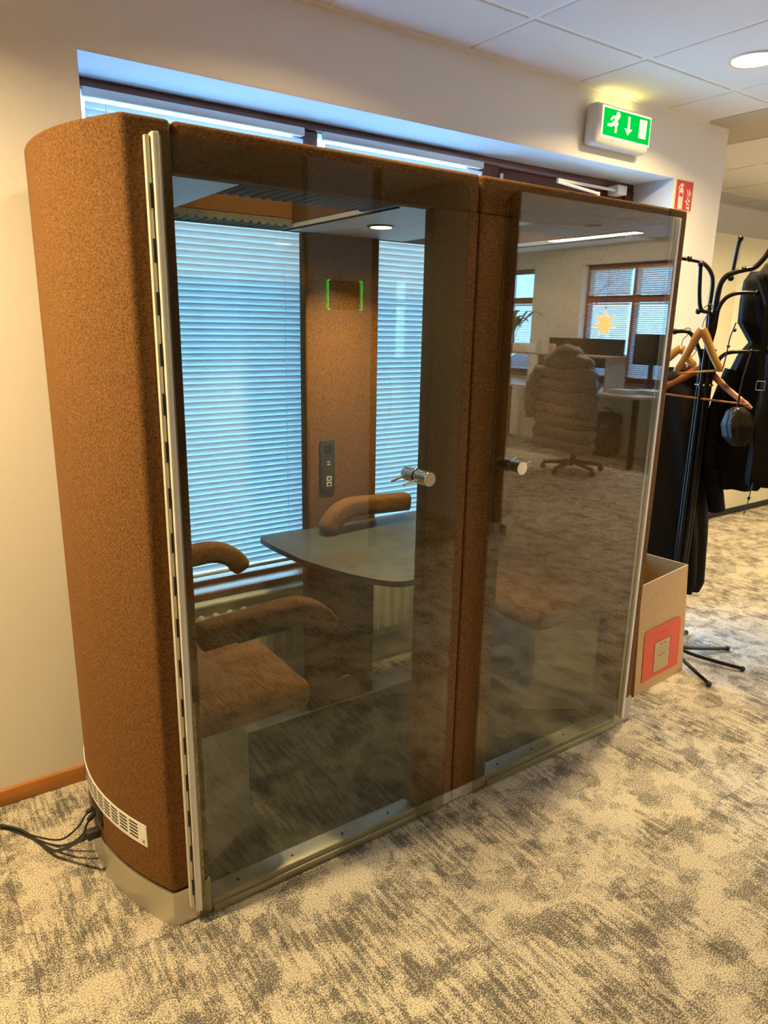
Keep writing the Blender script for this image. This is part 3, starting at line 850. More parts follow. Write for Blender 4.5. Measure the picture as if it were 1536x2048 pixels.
# ---------------------------------------------------------------- exit sign
ex = thing('exit_sign', 'lit green emergency exit sign with running man and down arrow', 'exit sign', (2.78, YW, 2.25))
B('housing', 2.590, 2.955, 2.208, YW, 2.250, 2.412, m_signbody, ex, .022, 4)
FX0, FX1, FZ0, FZ1 = 2.622, 2.948, 2.279, 2.399
fy = 2.208
B('lit_border', FX0, FX1, fy - .003, fy - .0002, FZ0, FZ1, m_exit_white, ex)
gp = B('green_face', FX0 + .007, FX1 - .007, fy - .0040, fy - .0031, FZ0 + .008, FZ1 - .008, m_exit_green, ex)
def ez(x, y):
    TL, TR, BL = (415, 260), (1280, 500), (370, 905)
    ax, ay = TR[0] - TL[0], TR[1] - TL[1]; bx_, by_ = BL[0] - TL[0], BL[1] - TL[1]
    dx, dy = x - TL[0], y - TL[1]; det = ax * by_ - ay * bx_
    u = (dx * by_ - dy * bx_) / det; v = (ax * dy - ay * dx) / det
    return (FX0 + u * (FX1 - FX0), FZ1 - v * (FZ1 - FZ0))
man = MB()
man_parts = [[(630, 490), (690, 530), (640, 620), (600, 665), (560, 640), (600, 560)],
             [(630, 488), (575, 480), (525, 555), (545, 592), (590, 530), (612, 540)],
             [(640, 590), (668, 650), (650, 688), (610, 630)],
             [(570, 615), (530, 640), (480, 640), (472, 692), (550, 715), (600, 662)],
             [(600, 640), (650, 690), (630, 846), (595, 836), (610, 720), (580, 680)]]
for i, p in enumerate(man_parts): man.prism([ez(*q) for q in p], fy - .0046 - .00004 * i, fy - .0042, 'XZ')
hc = ez(665, 475); man.prism([(hc[0] + .0135 * math.cos(2 * PI * k / 20), hc[1] + .0135 * math.sin(2 * PI * k / 20)) for k in range(20)], fy - .00485, fy - .0042, 'XZ')
man.build('running_man', m_exit_white, ex)
ar = MB(); ar.prism([ez(*q) for q in [(845, 490), (885, 497), (870, 762), (830, 750)]], fy - .0046, fy - .0042, 'XZ'); ar.prism([ez(*q) for q in [(775, 738), (918, 772), (830, 888)]], fy - .00465, fy - .0042, 'XZ')
ar.build('down_arrow', m_exit_white, ex)
MB().prism([ez(*q) for q in [(1060, 540), (1195, 572), (1160, 972), (1025, 938)]], fy - .0046, fy - .0042, 'XZ').build('door_symbol', m_exit_white, ex)
B('top_light_slot', 2.66, 2.90, 2.235, 2.262, 2.4121, 2.4132, emit('sign_top_glow', (1.0, .88, .30), 7.0), ex)
MB().tube([(2.745, YW - .012, 2.41), (2.745, YW - .012, 2.474)], .004, 8).build('conduit', m_white, ex, 40)

# ---------------------------------------------------------------- fire extinguisher sign
fs_ = thing('fire_sign', 'red and cream fire extinguisher sign on the wall by the recess', 'sign', (3.355, YW, 2.13))
SX0, SX1, SZ0, SZ1 = 3.280, 3.432, 2.060, 2.208
B('plate', SX0, SX1, YW - .003, YW - .0003, SZ0, SZ1, m_cream, fs_)
B('red_field', SX0 + .008, SX1 - .008, YW - .0036, YW - .0031, SZ0 + .008, SZ1 - .008, m_red, fs_)
def fz(x, y):
    TL, TR, BL = (430, 300), (1180, 470), (300, 1560)
    ax, ay = TR[0] - TL[0], TR[1] - TL[1]; bx_, by_ = BL[0] - TL[0], BL[1] - TL[1]
    dx, dy = x - TL[0], y - TL[1]; det = ax * by_ - ay * bx_
    u = (dx * by_ - dy * bx_) / det; v = (ax * dy - ay * dx) / det
    return (SX0 + u * (SX1 - SX0), SZ1 - v * (SZ1 - SZ0))
ys_ = YW - .0042
e_ = MB()
for i, p in enumerate(([(540, 810), (570, 745), (612, 700), (615, 640), (682, 650), (686, 710), (722, 795), (650, 1545), (462, 1512)],
          [(610, 570), (660, 528), (695, 560), (738, 600), (712, 655), (605, 655)],
          [(625, 565), (560, 615), (515, 700), (497, 775), (520, 775), (545, 700), (585, 645), (625, 620)])):
    e_.prism([fz(*q) for q in p], ys_ - .00004 * i, YW - .0037, 'XZ')
e_.build('extinguisher_symbol', m_cream, fs_)
MB().prism([fz(*q) for q in [(558, 898), (682, 915), (668, 1062), (545, 1042)]], YW - .0048, YW - .0044, 'XZ').build('label_mark', m_red, fs_)
fl = MB()
for p in ([(862, 778), (900, 800), (912, 950), (988, 1135), (940, 1105), (880, 980)], [(972, 758), (990, 870), (1022, 955), (1002, 1062), (950, 950), (945, 850)],
          [(850, 1000), (885, 1140), (988, 1215), (970, 1335), (905, 1260), (850, 1120)], [(775, 1208), (850, 1220), (890, 1330), (968, 1395), (925, 1432), (860, 1390), (820, 1300)],
          [(815, 1415), (870, 1470), (962, 1472), (948, 1600), (880, 1580), (835, 1520)]):
    fl.prism([fz(*q) for q in p], ys_, YW - .0037, 'XZ')
fl.build('flame_symbol', m_cream, fs_)

# ---------------------------------------------------------------- cream cabinets in the alcove
def cabinet(xa, xb, label):
    t = thing('tall_cabinet', label, 'cabinet', ((xa + xb) / 2, 3.28, 0), 'built-in cabinets in the alcove')
    B('carcass', xa + .001, xb - .001, 3.072, YALC - .003, .075, 2.155, m_cab, t)
    B('toe_kick', xa + .001, xb - .001, 3.11, YALC - .003, 0, .075, m_black, t)
    xm = (xa + xb) / 2
    for (a, b_) in ((xa, xm), (xm, xb)):
        d = B('cabinet_door', a + .0016, b_ - .0016, 3.05, 3.070, .078, 2.157, m_cab, t, .001, 1)
for i, (xa, nm) in enumerate(((3.70, 'cream tall cabinet against the alcove side wall'), (4.64, 'cream tall cabinet right behind the coat rack'), (5.88, 'cream tall cabinet at the open end of the alcove'))):
    cabinet(xa, (4.64, 5.88, 7.12)[i], nm)

# ---------------------------------------------------------------- cardboard box
bxo = thing('cardboard_box', 'open cardboard archive box with orange label panel beside the pod', 'box', (2.62, 1.78, 0))
fbl, fbr, ftl, ftr = Vector((2.424, 1.605, .0)), Vector((2.822, 1.640, .0)), Vector((2.415, 1.622, .492)), Vector((2.812, 1.672, .498))
bk = Vector((-.022, .27, 0)); th_ = .005
def wall_quad(p, q, r_, s_, nrm):
    mb = MB(); nrm = Vector(nrm).normalized() * th_
    vs_ = [p, q, r_, s_]; vs_ += [v + nrm for v in vs_]
    mb.add(vs_, [(0, 1, 2, 3), (7, 6, 5, 4), (0, 4, 5, 1), (1, 5, 6, 2), (2, 6, 7, 3), (3, 7, 4, 0)]); return mb
bbl, bbr, btl, btr = fbl + bk, fbr + bk, ftl + bk + Vector((0, -.03, 0)), ftr + bk + Vector((0, -.03, 0))
fn = (fbr - fbl).cross(ftl - fbl).normalized()           # points to -Y
wall_quad(fbl, fbr, ftr, ftl, -fn).build('front_panel', m_cardboard, bxo)
wall_quad(bbl, bbr, btr, btl, fn).build('back_panel', m_cardboard, bxo)
wall_quad(fbl, bbl, btl, ftl, (1, 0, 0)).build('side_panel', m_cardboard, bxo)
wall_quad(fbr, bbr, btr, ftr, (-1, 0, 0)).build('side_panel', m_cardboard, bxo)
wall_quad(fbl, fbr, bbr, bbl, (0, 0, 1)).build('bottom', m_cardboard, bxo)
def on_box(u, v, off): return fbl + (fbr - fbl) * u + (ftl - fbl) * v + fn * off
def box_patch(nm, poly, off, m, parent):
    mb = MB(); n = len(poly); mb.add([on_box(u, v, off) for u, v in poly] + [on_box(u, v, off - .0004) for u, v in poly],
        [tuple(range(n)), tuple(range(n, 2 * n))[::-1]] + [(i, n + i, n + (i + 1) % n, (i + 1) % n) for i in range(n)])
    return mb.build(nm, m, parent)
def rr_poly(u0, u1, v0, v1, ru, rv, top_only=True):
    p = [(u0, v0), (u1, v0)]
    p += [(u1 - ru + ru * math.cos(PI / 2 * k / 5), v1 - rv + rv * math.sin(PI / 2 * k / 5)) for k in range(6)]
    p += [(u0 + ru + ru * math.cos(PI / 2 + PI / 2 * k / 5), v1 - rv + rv * math.sin(PI / 2 + PI / 2 * k / 5)) for k in range(6)]
    return p
box_patch('orange_panel', rr_poly(.13, .87, .095, .565, .05, .04), .0008, m_orange, bxo)
lab = box_patch('paper_label', [(.35, .135), (.66, .135), (.66, .415), (.35, .415)], .0014, m_labelpaper, bxo)
for (u0, u1, v0, v1) in ((.345, .665, .133, .136), (.345, .665, .414, .417), (.345, .35, .133, .417), (.66, .665, .133, .417)):
    box_patch('label_rule', [(u0, v0), (u1, v0), (u1, v1), (u0, v1)], .0019, m_ink, lab)
for k in range(16):
    v = .155 + .0152 * k
    if k in (8, 15):
        for (a, b_) in ((.44, .50), (.515, .575)): box_patch('label_heading', [(a, v), (b_, v), (b_, v + .006), (a, v + .006)], .0019, m_ink, lab)
    else: box_patch('label_line', [(.37, v), (.64, v), (.64, v + .0012), (.37, v + .0012)], .0019, m_ink, lab)
ho = box_patch('hand_hole_cut', [(.36, .505), (.38, .490), (.58, .490), (.60, .505), (.60, .51), (.58, .495), (.38, .495), (.36, .51)], .0014, mat('cut_line', (.42, .05, .02), .8), bxo)

# ---------------------------------------------------------------- coat rack
RA = Vector((2.92, 1.74, 0)); RR = Vector((.512, -.859, 0)); RN = Vector((.859, .512, 0))
def RP(s, z, d=0.0): return RA + RR * s + RN * d + Vector((0, 0, z))
rack = thing('coat_rack', 'dark metal coat stand with curved ball-tipped hooks behind the box', 'coat rack', RP(-.03, 0))
PS = -.03
for k in range(6):
    a = 2 * PI * k / 6
    s0, d0 = PS + .022 * math.cos(a), .022 * math.sin(a)
    MB().tube([RP(s0, .13, d0), RP(s0, 1.42, d0)], .0095, 10).build('pole_tube', m_darkmetal, rack, 60)
MB().lathe([(.026, 0), (.026, .022)], RP(PS, 1.258), 'Z', 18).build('clamp', m_darkmetal, rack, 40)
for k in range(5):
    a = -PI + PI * k / 4
    p = RP(PS + .033 * math.cos(a), 1.27, .033 * math.sin(a)); MB().ball(p, .0045, 8, 5).build('screw', m_chrome, rack, 60)
hooks = {
    'A': ([(PS, 1.30), (-.046, 1.50), (-.049, 1.58), (-.048, 1.68), (-.060, 1.729), (-.097, 1.769), (-.151, 1.784), (-.20, 1.792)], [(-.151, 1.786)], .02),
    'B': ([(PS, 1.38), (-.038, 1.50), (-.043, 1.565), (-.078, 1.579), (-.093, 1.64), (-.102, 1.755)], [(-.102, 1.760), (-.089, 1.573)], -.03),
    'C': ([(PS, 1.30), (-.028, 1.50), (-.026, 1.58), (-.023, 1.66), (-.004, 1.709), (.030, 1.728), (.066, 1.738), (.101, 1.747), (.132, 1.785), (.150, 1.825)], [(.062, 1.739), (.152, 1.832)], -.02),
    'D': ([(PS, 1.42), (-.024, 1.55), (-.020, 1.64), (-.013, 1.703), (.004, 1.713), (.020, 1.723), (.024, 1.77), (.029, 1.835), (.033, 1.855)], [(.034, 1.862), (.018, 1.708)], .03),
    'E': ([(PS, 1.42), (-.018, 1.50), (-.014, 1.58), (.007, 1.624), (.041, 1.644), (.078, 1.648), (.119, 1.646)], [(.120, 1.646)], -.03),
    'F': ([(PS, 1.20), (-.004, 1.30), (.012, 1.372), (.035, 1.402), (.072, 1.413), (.132, 1.415), (.20, 1.417)], [(.132, 1.415), (.205, 1.417)], -.04),
    'G': ([(PS, 1.28), (-.055, 1.38), (-.074, 1.43), (-.094, 1.466), (-.122, 1.490), (-.172, 1.489)], [(-.172, 1.489)], -.02)}
for k, (pts, balls, dd) in hooks.items():
    P = [RP(s, z, dd * min(1, max(0, (i - 0.5) / 2))) for i, (s, z) in enumerate(pts)]
    h = MB().tube(spline(P, 5), .0085 if k != 'C' else .0105, 10).build('hook', m_darkmetal, rack, 60)
    for b_ in balls: MB().ball(RP(b_[0], b_[1], dd), .0125, 12, 8).build('ball_tip', m_darkmetal, h, 60)
PC = RP(PS, 0)
for (fx, fy_) in ((3.19, 1.639), (3.044, 1.482), (2.781, 1.485), (3.188, 1.859), (3.03, 2.05), (2.88, 2.06)):
    e = Vector((fx, fy_, .0125)); d = (e - PC); d.z = 0; dn = d.normalized()
    P = spline([PC + dn * .016 + Vector((0, 0, .16)), PC + dn * .026 + Vector((0, 0, .075)), PC + dn * .07 + Vector((0, 0, .038)), PC + dn * .16 + Vector((0, 0, .024)), PC + dn * (d.length - .01) + Vector((0, 0, .014))], 5)
    f = MB().tube(P, .0085, 10).build('foot', m_darkmetal, rack, 60)
    MB().ball(e, .0125, 12, 8).build('foot_cap', m_rubber, f, 60)

# hangers
def hanger(label, apex, lend, rend, bar, m, d, hook_top, thick=.009, swing=0.0):
    def RP(s, z, dd): return globals()['RP'](s, z, dd + swing * max(0.0, s - PS))
    t = thing('coat_hanger', label, 'coat hanger', RP(apex[0], min(lend[1], rend[1]), d))
    def armpath(e):
        mid = ((apex[0] * .45 + e[0] * .55), apex[1] * .45 + e[1] * .55 - .006)
        return [(apex[0], apex[1] - .010), ((apex[0] * .8 + e[0] * .2), apex[1] * .82 + e[1] * .18 - .004), mid, e]
    for e in (lend, rend):
        pts = spline([RP(s, z, d) for s, z in armpath(e)], 4)
        rings = []
        for i, p in enumerate(pts):
            tdir = (pts[min(i + 1, len(pts) - 1)] - pts[max(i - 1, 0)]).normalized(); up = RN.cross(tdir); up = up if up.z > 0 else -up
            u = i / (len(pts) - 1); hh = .0195 - .005 * u
            if i == len(pts) - 1: hh = .008
            ring = []
            for k in range(10):
                a = 2 * PI * k / 10
                ring.append(p + up * (hh * math.sin(a)) + RN * (thick * .8 * math.cos(a)))
            rings.append(ring)
        MB().loft(rings).build('shoulder_arm', m, t, 60)
    if bar: MB().tube([RP(bar[0][0], bar[0][1], d), RP(bar[1][0], bar[1][1], d)], .0045, 8).build('trouser_bar', m, t, 60)
    MB().tube(spline([RP(apex[0], apex[1], d), RP(apex[0] + .004, apex[1] + .03, d), RP(apex[0] + .02, hook_top - .03, d), RP(apex[0] + .030, hook_top - .008, d), RP(apex[0] + .016, hook_top, d), RP(apex[0] - .004, hook_top - .014, d)], 5), .0018, 6).build('wire_hook', m_darkmetal, t, 60)
    return t
hanger('light varnished wooden hanger hanging empty in front of the stand pole', (-.065, 1.508), (-.149, 1.322), (.027, 1.332), ((-.139, 1.317), (.014, 1.335)), m_oak, -.06, 1.60)
hanger('light wooden hanger carrying the charcoal coat', (-.142, 1.425), (-.235, 1.335), (-.076, 1.343), None, m_oak, .055, 1.505)
hanger('reddish wooden hanger jutting out towards the black jackets', (-.044, 1.345), (-.215, 1.236), (.160, 1.192), ((-.19, 1.219), (.150, 1.205)), m_redwood, .046, 1.42, swing=-.85)
hanger('dark reddish wooden hanger half hidden behind the stand pole', (-.11, 1.345), (-.26, 1.272), (-.045, 1.272), ((-.21, 1.262), (-.070, 1.264)), m_redwood, .068, 1.42)

# garments
def garment(name, label, cat, rings, m, folds=7, amp=.012, n=48, phase=0.0, e=.75):
    """rings: (z, s_centre, d_centre, half width, half depth, fold strength)"""
    out = []
    R_ = []
    for i in range(len(rings) - 1):
        for k in range(5):
            t_ = k / 5; R_.append([a + (b_ - a) * t_ for a, b_ in zip(rings[i], rings[i + 1])])
    R_.append(list(rings[-1]))
    for (z, s, d, hw, hd, fo) in R_:
        ring = []
        for k in range(n):
            a = 2 * PI * k / n
            ca, sa = math.cos(a), math.sin(a)
            f = 1 + fo * amp / max(hd, .02) * math.sin(folds * a + phase + 3 * z) + fo * .5 * amp / max(hd, .02) * math.sin((folds + 4) * a - 2.0 * phase + 9 * z)
            x = hw * math.copysign(abs(ca) ** e, ca) * (1 + (f - 1) * .4); y = hd * math.copysign(abs(sa) ** e, sa) * f
            ring.append(RP(s + x, z, d + y))
        out.append(ring)
    return MB().loft(out).build(name, m, None, 70)
g = garment('wool_coat', '', '', [(1.335, -.150, .085, .035, .020, 0), (1.30, -.155, .09, .11, .045, .2), (1.22, -.140, .105, .125, .062, .6), (1.05, -.125, .11, .135, .066, 1), (.80, -.105, .11, .145, .068, 1.2), (.55, -.085, .11, .150, .070, 1.3), (.35, -.078, .11, .150, .070, 1.4), (.300, -.085, .11, .140, .066, 1.4)], m_coat, 6, .010)
tag(g, 'long charcoal wool coat hanging behind the stand pole', 'coat')
j = thing('black_jacket', 'black nylon jacket with hood and drawcord hanging from the upper hook', 'jacket', RP(.17, .80, .02))
def sub(o, parent): set_parent(o, parent); return o
sub(garment('body', '', '', [(1.735, .118, .07, .030, .03, 0), (1.70, .130, .07, .060, .055, .3), (1.62, .145, .08, .078, .07, .5), (1.53, .160, .09, .088, .075, .8), (1.45, .195, .09, .072, .07, .7), (1.40, .180, .09, .090, .075, .8), (1.29, .165, .09, .112, .08, 1), (1.10, .160, .09, .130, .085, 1.2), (.95, .160, .09, .135, .085, 1.3), (.83, .155, .09, .085, .075, 1.2), (.82, .155, .09, .080, .070, 1.0)], m_jacket, 7, .012, phase=1.3), j)
MB().tube(spline([RP(.085, 1.33, .05), RP(.050, 1.20, .04), RP(.030, 1.06, .035), RP(.040, .93, .035), RP(.070, .80, .04), RP(.090, .715, .045)], 5), [.045 - .0004 * k for k in range(26)], 16).build('sleeve', m_jacket, j, 70)
for k, zz in enumerate((1.18, 1.02, .91)):
    MB().tube([RP(.060 - .012 * k, zz + .02, -.013), RP(.045, zz, -.016), RP(.075, zz - .012, -.010)], .006, 8).build('sleeve_crease', m_jacket, j, 70)
MB().tube(spline([RP(.060, 1.53, -.055), RP(.045, 1.47, -.055), RP(.040, 1.40, -.055), RP(.032, 1.33, -.055)], 4), .0028, 6).build('drawcord', m_rubber, j, 60)
MB().ball(RP(.058, 1.50, -.055), .008, 8, 5).build('cord_stop', m_rubber, j, 60)
MB().ball(RP(.043, 1.435, -.055), .007, 8, 5).build('cord_stop', m_rubber, j, 60)
j2 = thing('grey_jacket', 'dark grey quilted jacket with webbing strap at the end of the upper arm', 'jacket', RP(.26, .87, -.08))
sub(garment('body', '', '', [(1.755, .175, -.08, .04, .03, 0), (1.71, .19, -.08, .085, .055, .5), (1.60, .235, -.075, .085, .065, .8), (1.45, .275, -.07, .085, .07, 1), (1.25, .275, -.07, .092, .07, 1), (1.05, .27, -.07, .090, .07, 1), (.90, .262, -.07, .084, .068, 1), (.872, .262, -.07, .080, .064, .8)], m_jacket2, 6, .012, phase=.4), j2)
B_ = MB()
P = [RP(.160, 1.60, -.152), RP(.168, 1.45, -.150), RP(.176, 1.30, -.150)]
for k in range(2):
    a, b_ = P[k], P[k + 1]
    B_.add([a - RR * .011, a + RR * .011, b_ + RR * .011, b_ - RR * .011, a - RR * .011 - RN * .002, a + RR * .011 - RN * .002, b_ + RR * .011 - RN * .002, b_ - RR * .011 - RN * .002], [(0, 1, 2, 3), (7, 6, 5, 4), (0, 4, 5, 1), (1, 5, 6, 2), (2, 6, 7, 3), (3, 7, 4, 0)])
B_.build('webbing_strap', m_coat, j2)
bk_ = MB()
for (a, b_) in (((.162, 1.305), (.192, 1.305)), ((.162, 1.305), (.162, 1.27)), ((.162, 1.27), (.192, 1.27)), ((.192, 1.305), (.192, 1.27))): bk_.tube([RP(*a, -.154), RP(*b_, -.154)], .0016, 6)
bk_.build('buckle', m_chrome, j2)
MB().tube(spline([RP(.205, .89, -.14), RP(.200, .85, -.14), RP(.196, .80, -.14), RP(.188, .755, -.14)], 4), .0022, 6).build('drawcord', m_rubber, j2, 60)
MB().ball(RP(.198, .825, -.14), .007, 8, 5).build('cord_stop', m_rubber, j2, 60)
bg = thing('leather_bag', 'small shiny black leather bag hanging between the jackets', 'bag', RP(.122, 1.05, -.115))
sub(garment('pouch', '', '', [(1.195, .112, -.112, .02, .012, 0), (1.175, .116, -.112, .046, .028, .6), (1.12, .122, -.115, .064, .042, 1.0), (1.07, .128, -.115, .058, .040, 1.0), (1.035, .134, -.112, .030, .022, .5)], m_leather, 5, .006, 64, 2.0, 1.0), bg)
MB().tube(spline([RP(.112, 1.185, -.125), RP(.098, 1.165, -.145), RP(.085, 1.14, -.148)], 4), .0016, 6).build('zip', m_chrome, bg, 60)
MB().ball(RP(.112, 1.187, -.128), .006, 8, 5).build('zip_ring', m_chrome, bg, 60)
MB().tube(spline([RP(.108, 1.19, -.112), RP(.112, 1.30, -.10), RP(.13, 1.41, -.055)], 5), .004, 8).build('strap', m_leather, bg, 60)

# ================================================================ the office behind the camera (mirrored in the glass doors)
# glazed meeting room front
YP = -0.70
part = struct(thing('wall_partition', 'glazed partition of the meeting room', 'partition', (2.0, YP, 0))); del part['category']
def PB(nm, x0, x1, z0, z1, m, y0=YP - .04, y1=YP + .02): return B(nm, x0, x1, y0, y1, z0, z1, m, part)
PB('solid_panel', 2.02, 2.44, .10, CEIL, m_strip)
PB('base_rail', XMIN, 2.44, 0, .10, m_wood_base); PB('base_rail', 2.50, 3.62, 0, .022, m_steel)
for x in (-1.4, -.2, 1.0, 2.44, 3.30, 3.56): PB('glazing_post', x, x + .06, .10, CEIL, m_wood_darkz)
for (a, b_) in ((XMIN, -1.4), (-1.34, -.2), (-.14, 1.0), (1.06, 2.02), (2.50, 3.30), (3.36, 3.56)):
    B('partition_glass', a, b_, YP - .014, YP - .008, .10, CEIL, m_clear_glass, part)
struct(B('wall_return', 3.60, 3.66, -7.2, YP - .04, 0, CEIL + .06, m_wall))
struct(B('baseboard_return', 3.66, 3.674, -7.2, YP + .02, 0, .07, m_wood_base))
rp = thing('booking_panel', 'black room booking display with green light bars on the partition', 'display', (2.23, YP + .02, 1.58))
B('screen', 2.132, 2.352, YP + .021, YP + .045, 1.572, 1.730, m_screen, rp, .006, 2)
for (a, b_) in ((2.127, 2.1315), (2.3525, 2.357)): MB().tube(spline([(a + (.014 if a < 2.2 else -.010), YP + .046, 1.573), (a + .002, YP + .046, 1.578), (a + .002, YP + .046, 1.65), (a + .002, YP + .046, 1.724), (a + (.014 if a < 2.2 else -.010), YP + .046, 1.729)], 4), .0028, 6).build('light_bar', m_green_led, rp, 60)
# pull handle on the glass door of the room
ph = MB().tube(spline([(2.55, YP + .022, 1.18), (2.55, YP + .07, 1.17), (2.55, YP + .075, 1.0), (2.55, YP + .07, .88), (2.55, YP + .022, .87)], 5), .010, 8).build('pull_handle', m_darkmetal, part, 60)

# end-wall windows
def end_window(n, w, label):
    y0, y1, z0, z1 = w; xf = XEND + .11
    t = struct(thing('window_%d' % n, label, 'window', (XEND, (y0 + y1) / 2, z0))); del t['category']
    B('frame_head', xf, xf + .07, y0, y1, z1 - .06, z1, m_wood_darkz, t); B('frame_sill', xf, xf + .07, y0, y1, z0, z0 + .06, m_wood_darkz, t)
    zt = 1.845; nb = 3 if y1 - y0 > 2 else 3
    ys2 = [y0 + (y1 - y0) * k / nb for k in range(nb + 1)]
    for k, y in enumerate(ys2):
        a, b_ = (y - .0 if k == 0 else y - .03), (y + .055 if k == 0 else y + .03)
        if k == nb: a, b_ = y - .055, y
        B('mullion', xf - .004, xf + .07, a, b_, z0 + .06, z1 - .06, m_wood_darkz, t)
    for k in range(nb):
        a, b_ = ys2[k] + (.055 if k == 0 else .03), ys2[k + 1] - (.055 if k == nb - 1 else .03)
        B('transom', xf - .002, xf + .07, a, b_, zt - .045, zt + .035, m_wood_darkz, t)
        B('pane', xf + .04, xf + .046, a, b_, z0 + .06, zt - .045, m_clear_glass, t); B('pane', xf + .04, xf + .046, a, b_, zt + .035, z1 - .06, m_clear_glass, t)
    B('sill_board', XEND - .06, xf, y0, y1, z0 - .025, z0, m_wood_darkz, t)
    return ys2
ysA = end_window(2, WA, 'dark framed office window with transom above the desk')
ysB = end_window(3, WB_, 'dark framed office window behind the potted plant')
def open_blind(y0, y1, z0, z1, x, label, ang=18):
    t = thing('window_blind', label, 'window blind', (x, (y0 + y1) / 2, z0))
    B('headrail', x - .012, x + .012, y0, y1, z1 - .022, z1, m_blindrail, t); B('bottom_rail', x - .011, x + .011, y0, y1, z0, z0 + .012, m_blindrail, t)
    a = math.radians(ang); w = .0125; L = (y1 - y0) / 2 - .004
    me = MB().add([(-w * math.cos(a), -L, -w * math.sin(a)), (w * math.cos(a), -L, w * math.sin(a)), (w * math.cos(a), L, w * math.sin(a)), (-w * math.cos(a), L, -w * math.sin(a))], [(0, 1, 2, 3)]).mesh('slat')
    z = z0 + .024
    while z < z1 - .03:
        link('slat', me, m_slat, t, (x, (y0 + y1) / 2, z)); z += .024
    for q in (.15, .85): MB().tube([(x - .014, y0 + (y1 - y0) * q, z0), (x - .014, y0 + (y1 - y0) * q, z1)], .001, 5).build('ladder_cord', m_cord, t)
xb_ = XEND + .075
names = ('by the desk end', 'behind the paper star', 'beside the wall corner')
for k in range(3):
    a, b_ = ysA[k] + (.06 if k == 0 else .035), ysA[k + 1] - (.06 if k == 2 else .035)
    if k < 2:
        open_blind(a, b_, .93, 1.79, xb_, 'white venetian blind in the tall pane ' + ('behind the lit paper star' if k == 0 else 'behind the desk monitor'), 25)
        open_blind(a, b_, 1.885, 2.185, xb_, 'short white venetian blind in the small pane ' + ('over the lit paper star' if k == 0 else 'over the desk monitor'), 58)
a, b_ = ysB[2] + .035, ysB[3] - .06
open_blind(a, b_, .93, 1.79, xb_, 'white venetian blind behind the potted plant', 12)

# desk with riser shelf
dk = thing('office_desk', 'white-topped office desk standing along the end wall', 'desk', (6.92, -3.0, 0))
B('desk_top', 6.55, 7.27, -4.4, -1.72, .765, .795, m_desk, dk, .004)
for (x, y) in ((6.62, -4.3), (7.2, -4.3), (6.62, -1.8), (7.2, -1.8)): B('leg', x - .025, x + .025, y - .025, y + .025, 0, .765, m_darkmetal, dk)
sh = thing('riser_shelf', 'beech desk-top riser shelf with open front', 'shelf', (6.8, -3.1, .795))
B('shelf_board', 6.66, 7.00, -4.35, -2.26, 1.165, 1.185, m_beech, sh); B('end_panel', 6.66, 7.00, -2.282, -2.262, .796, 1.164, m_beech, sh)
B('end_panel', 6.66, 7.00, -4.35, -4.33, .796, 1.164, m_beech, sh); B('divider', 6.67, 6.99, -3.32, -3.30, .796, 1.164, m_beech, sh)
def monitor(yc, zc, w, h, x, label):
    t = thing('monitor', label, 'monitor', (x, yc, .796))
    B('back_shell', x, x + .03, yc - w / 2, yc + w / 2, zc - h / 2, zc + h / 2, m_screen, t, .006)
    B('stand', x + .03, x + .05, yc - .03, yc + .03, .80, zc, m_chair, t); B('foot', x - .05, x + .13, yc - .10, yc + .10, .796, .804, m_chair, t)
monitor(-2.95, 1.20, 1.15, .34, 7.08, 'wide black monitor behind the riser shelf')
monitor(-2.03, 1.27, .46, .34, 7.10, 'black monitor standing at the desk end')
pl = thing('potted_plant', 'leafy green plant in a white planter on the riser shelf', 'plant', (6.85, -4.0, 1.185))
B('planter', 6.76, 6.94, -4.28, -3.62, 1.186, 1.29, m_white, pl, .005)
random.seed(3)
for k in range(26):
    a = random.uniform(0, 2 * PI); ln = random.uniform(.28, .52); sp = random.uniform(.15, .8)
    base = Vector((6.85 + random.uniform(-.04, .04), -4.02 + random.uniform(-.10, .10), 1.29))
    P = spline([base, base + Vector((math.cos(a) * sp * ln * .35, math.sin(a) * sp * ln * .35, ln * .5)), base + Vector((math.cos(a) * sp * ln * .8, math.sin(a) * sp * ln * .8, ln * .82)), base + Vector((math.cos(a) * sp * ln * 1.2, math.sin(a) * sp * ln * 1.2, ln * (.95 - .4 * sp)))], 3)
    side = Vector((-math.sin(a), math.cos(a), 0)); vs_, fs = [], []
    for i, p in enumerate(P):
        u = i / (len(P) - 1); w = .004 + .026 * math.sin(PI * min(1, max(0, (u - .25) / .75))) ** .8 if u > .25 else .004
        vs_ += [p - side * w, p + side * w]
    for i in range(len(P) - 1): fs.append((2 * i, 2 * i + 1, 2 * i + 3, 2 * i + 2))
    o = MB().add(vs_, fs).build('leaf', m_leaf, pl, 60); so = o.modifiers.new('thickness', 'SOLIDIFY'); so.thickness = .0012
bt = thing('water_bottle', 'clear plastic water bottle standing on the riser shelf', 'bottle', (6.80, -3.42, 1.185))
MB().lathe([(.030, 0), (.033, .01), (.033, .10), (.030, .12), (.012, .145), (.012, .155)], (6.80, -3.42, 1.186), 'Z', 18).build('body', m_bottle, bt, 50)
MB().lathe([(.014, 0), (.014, .014)], (6.80, -3.42, 1.342), 'Z', 14).build('cap', m_white, bt, 40)
sk_ = tag(B('speaker_block', 6.76, 6.82, -3.24, -3.16, 1.186, 1.30, m_beech, None, .008, 3), 'small wooden speaker block on the riser shelf', 'speaker')
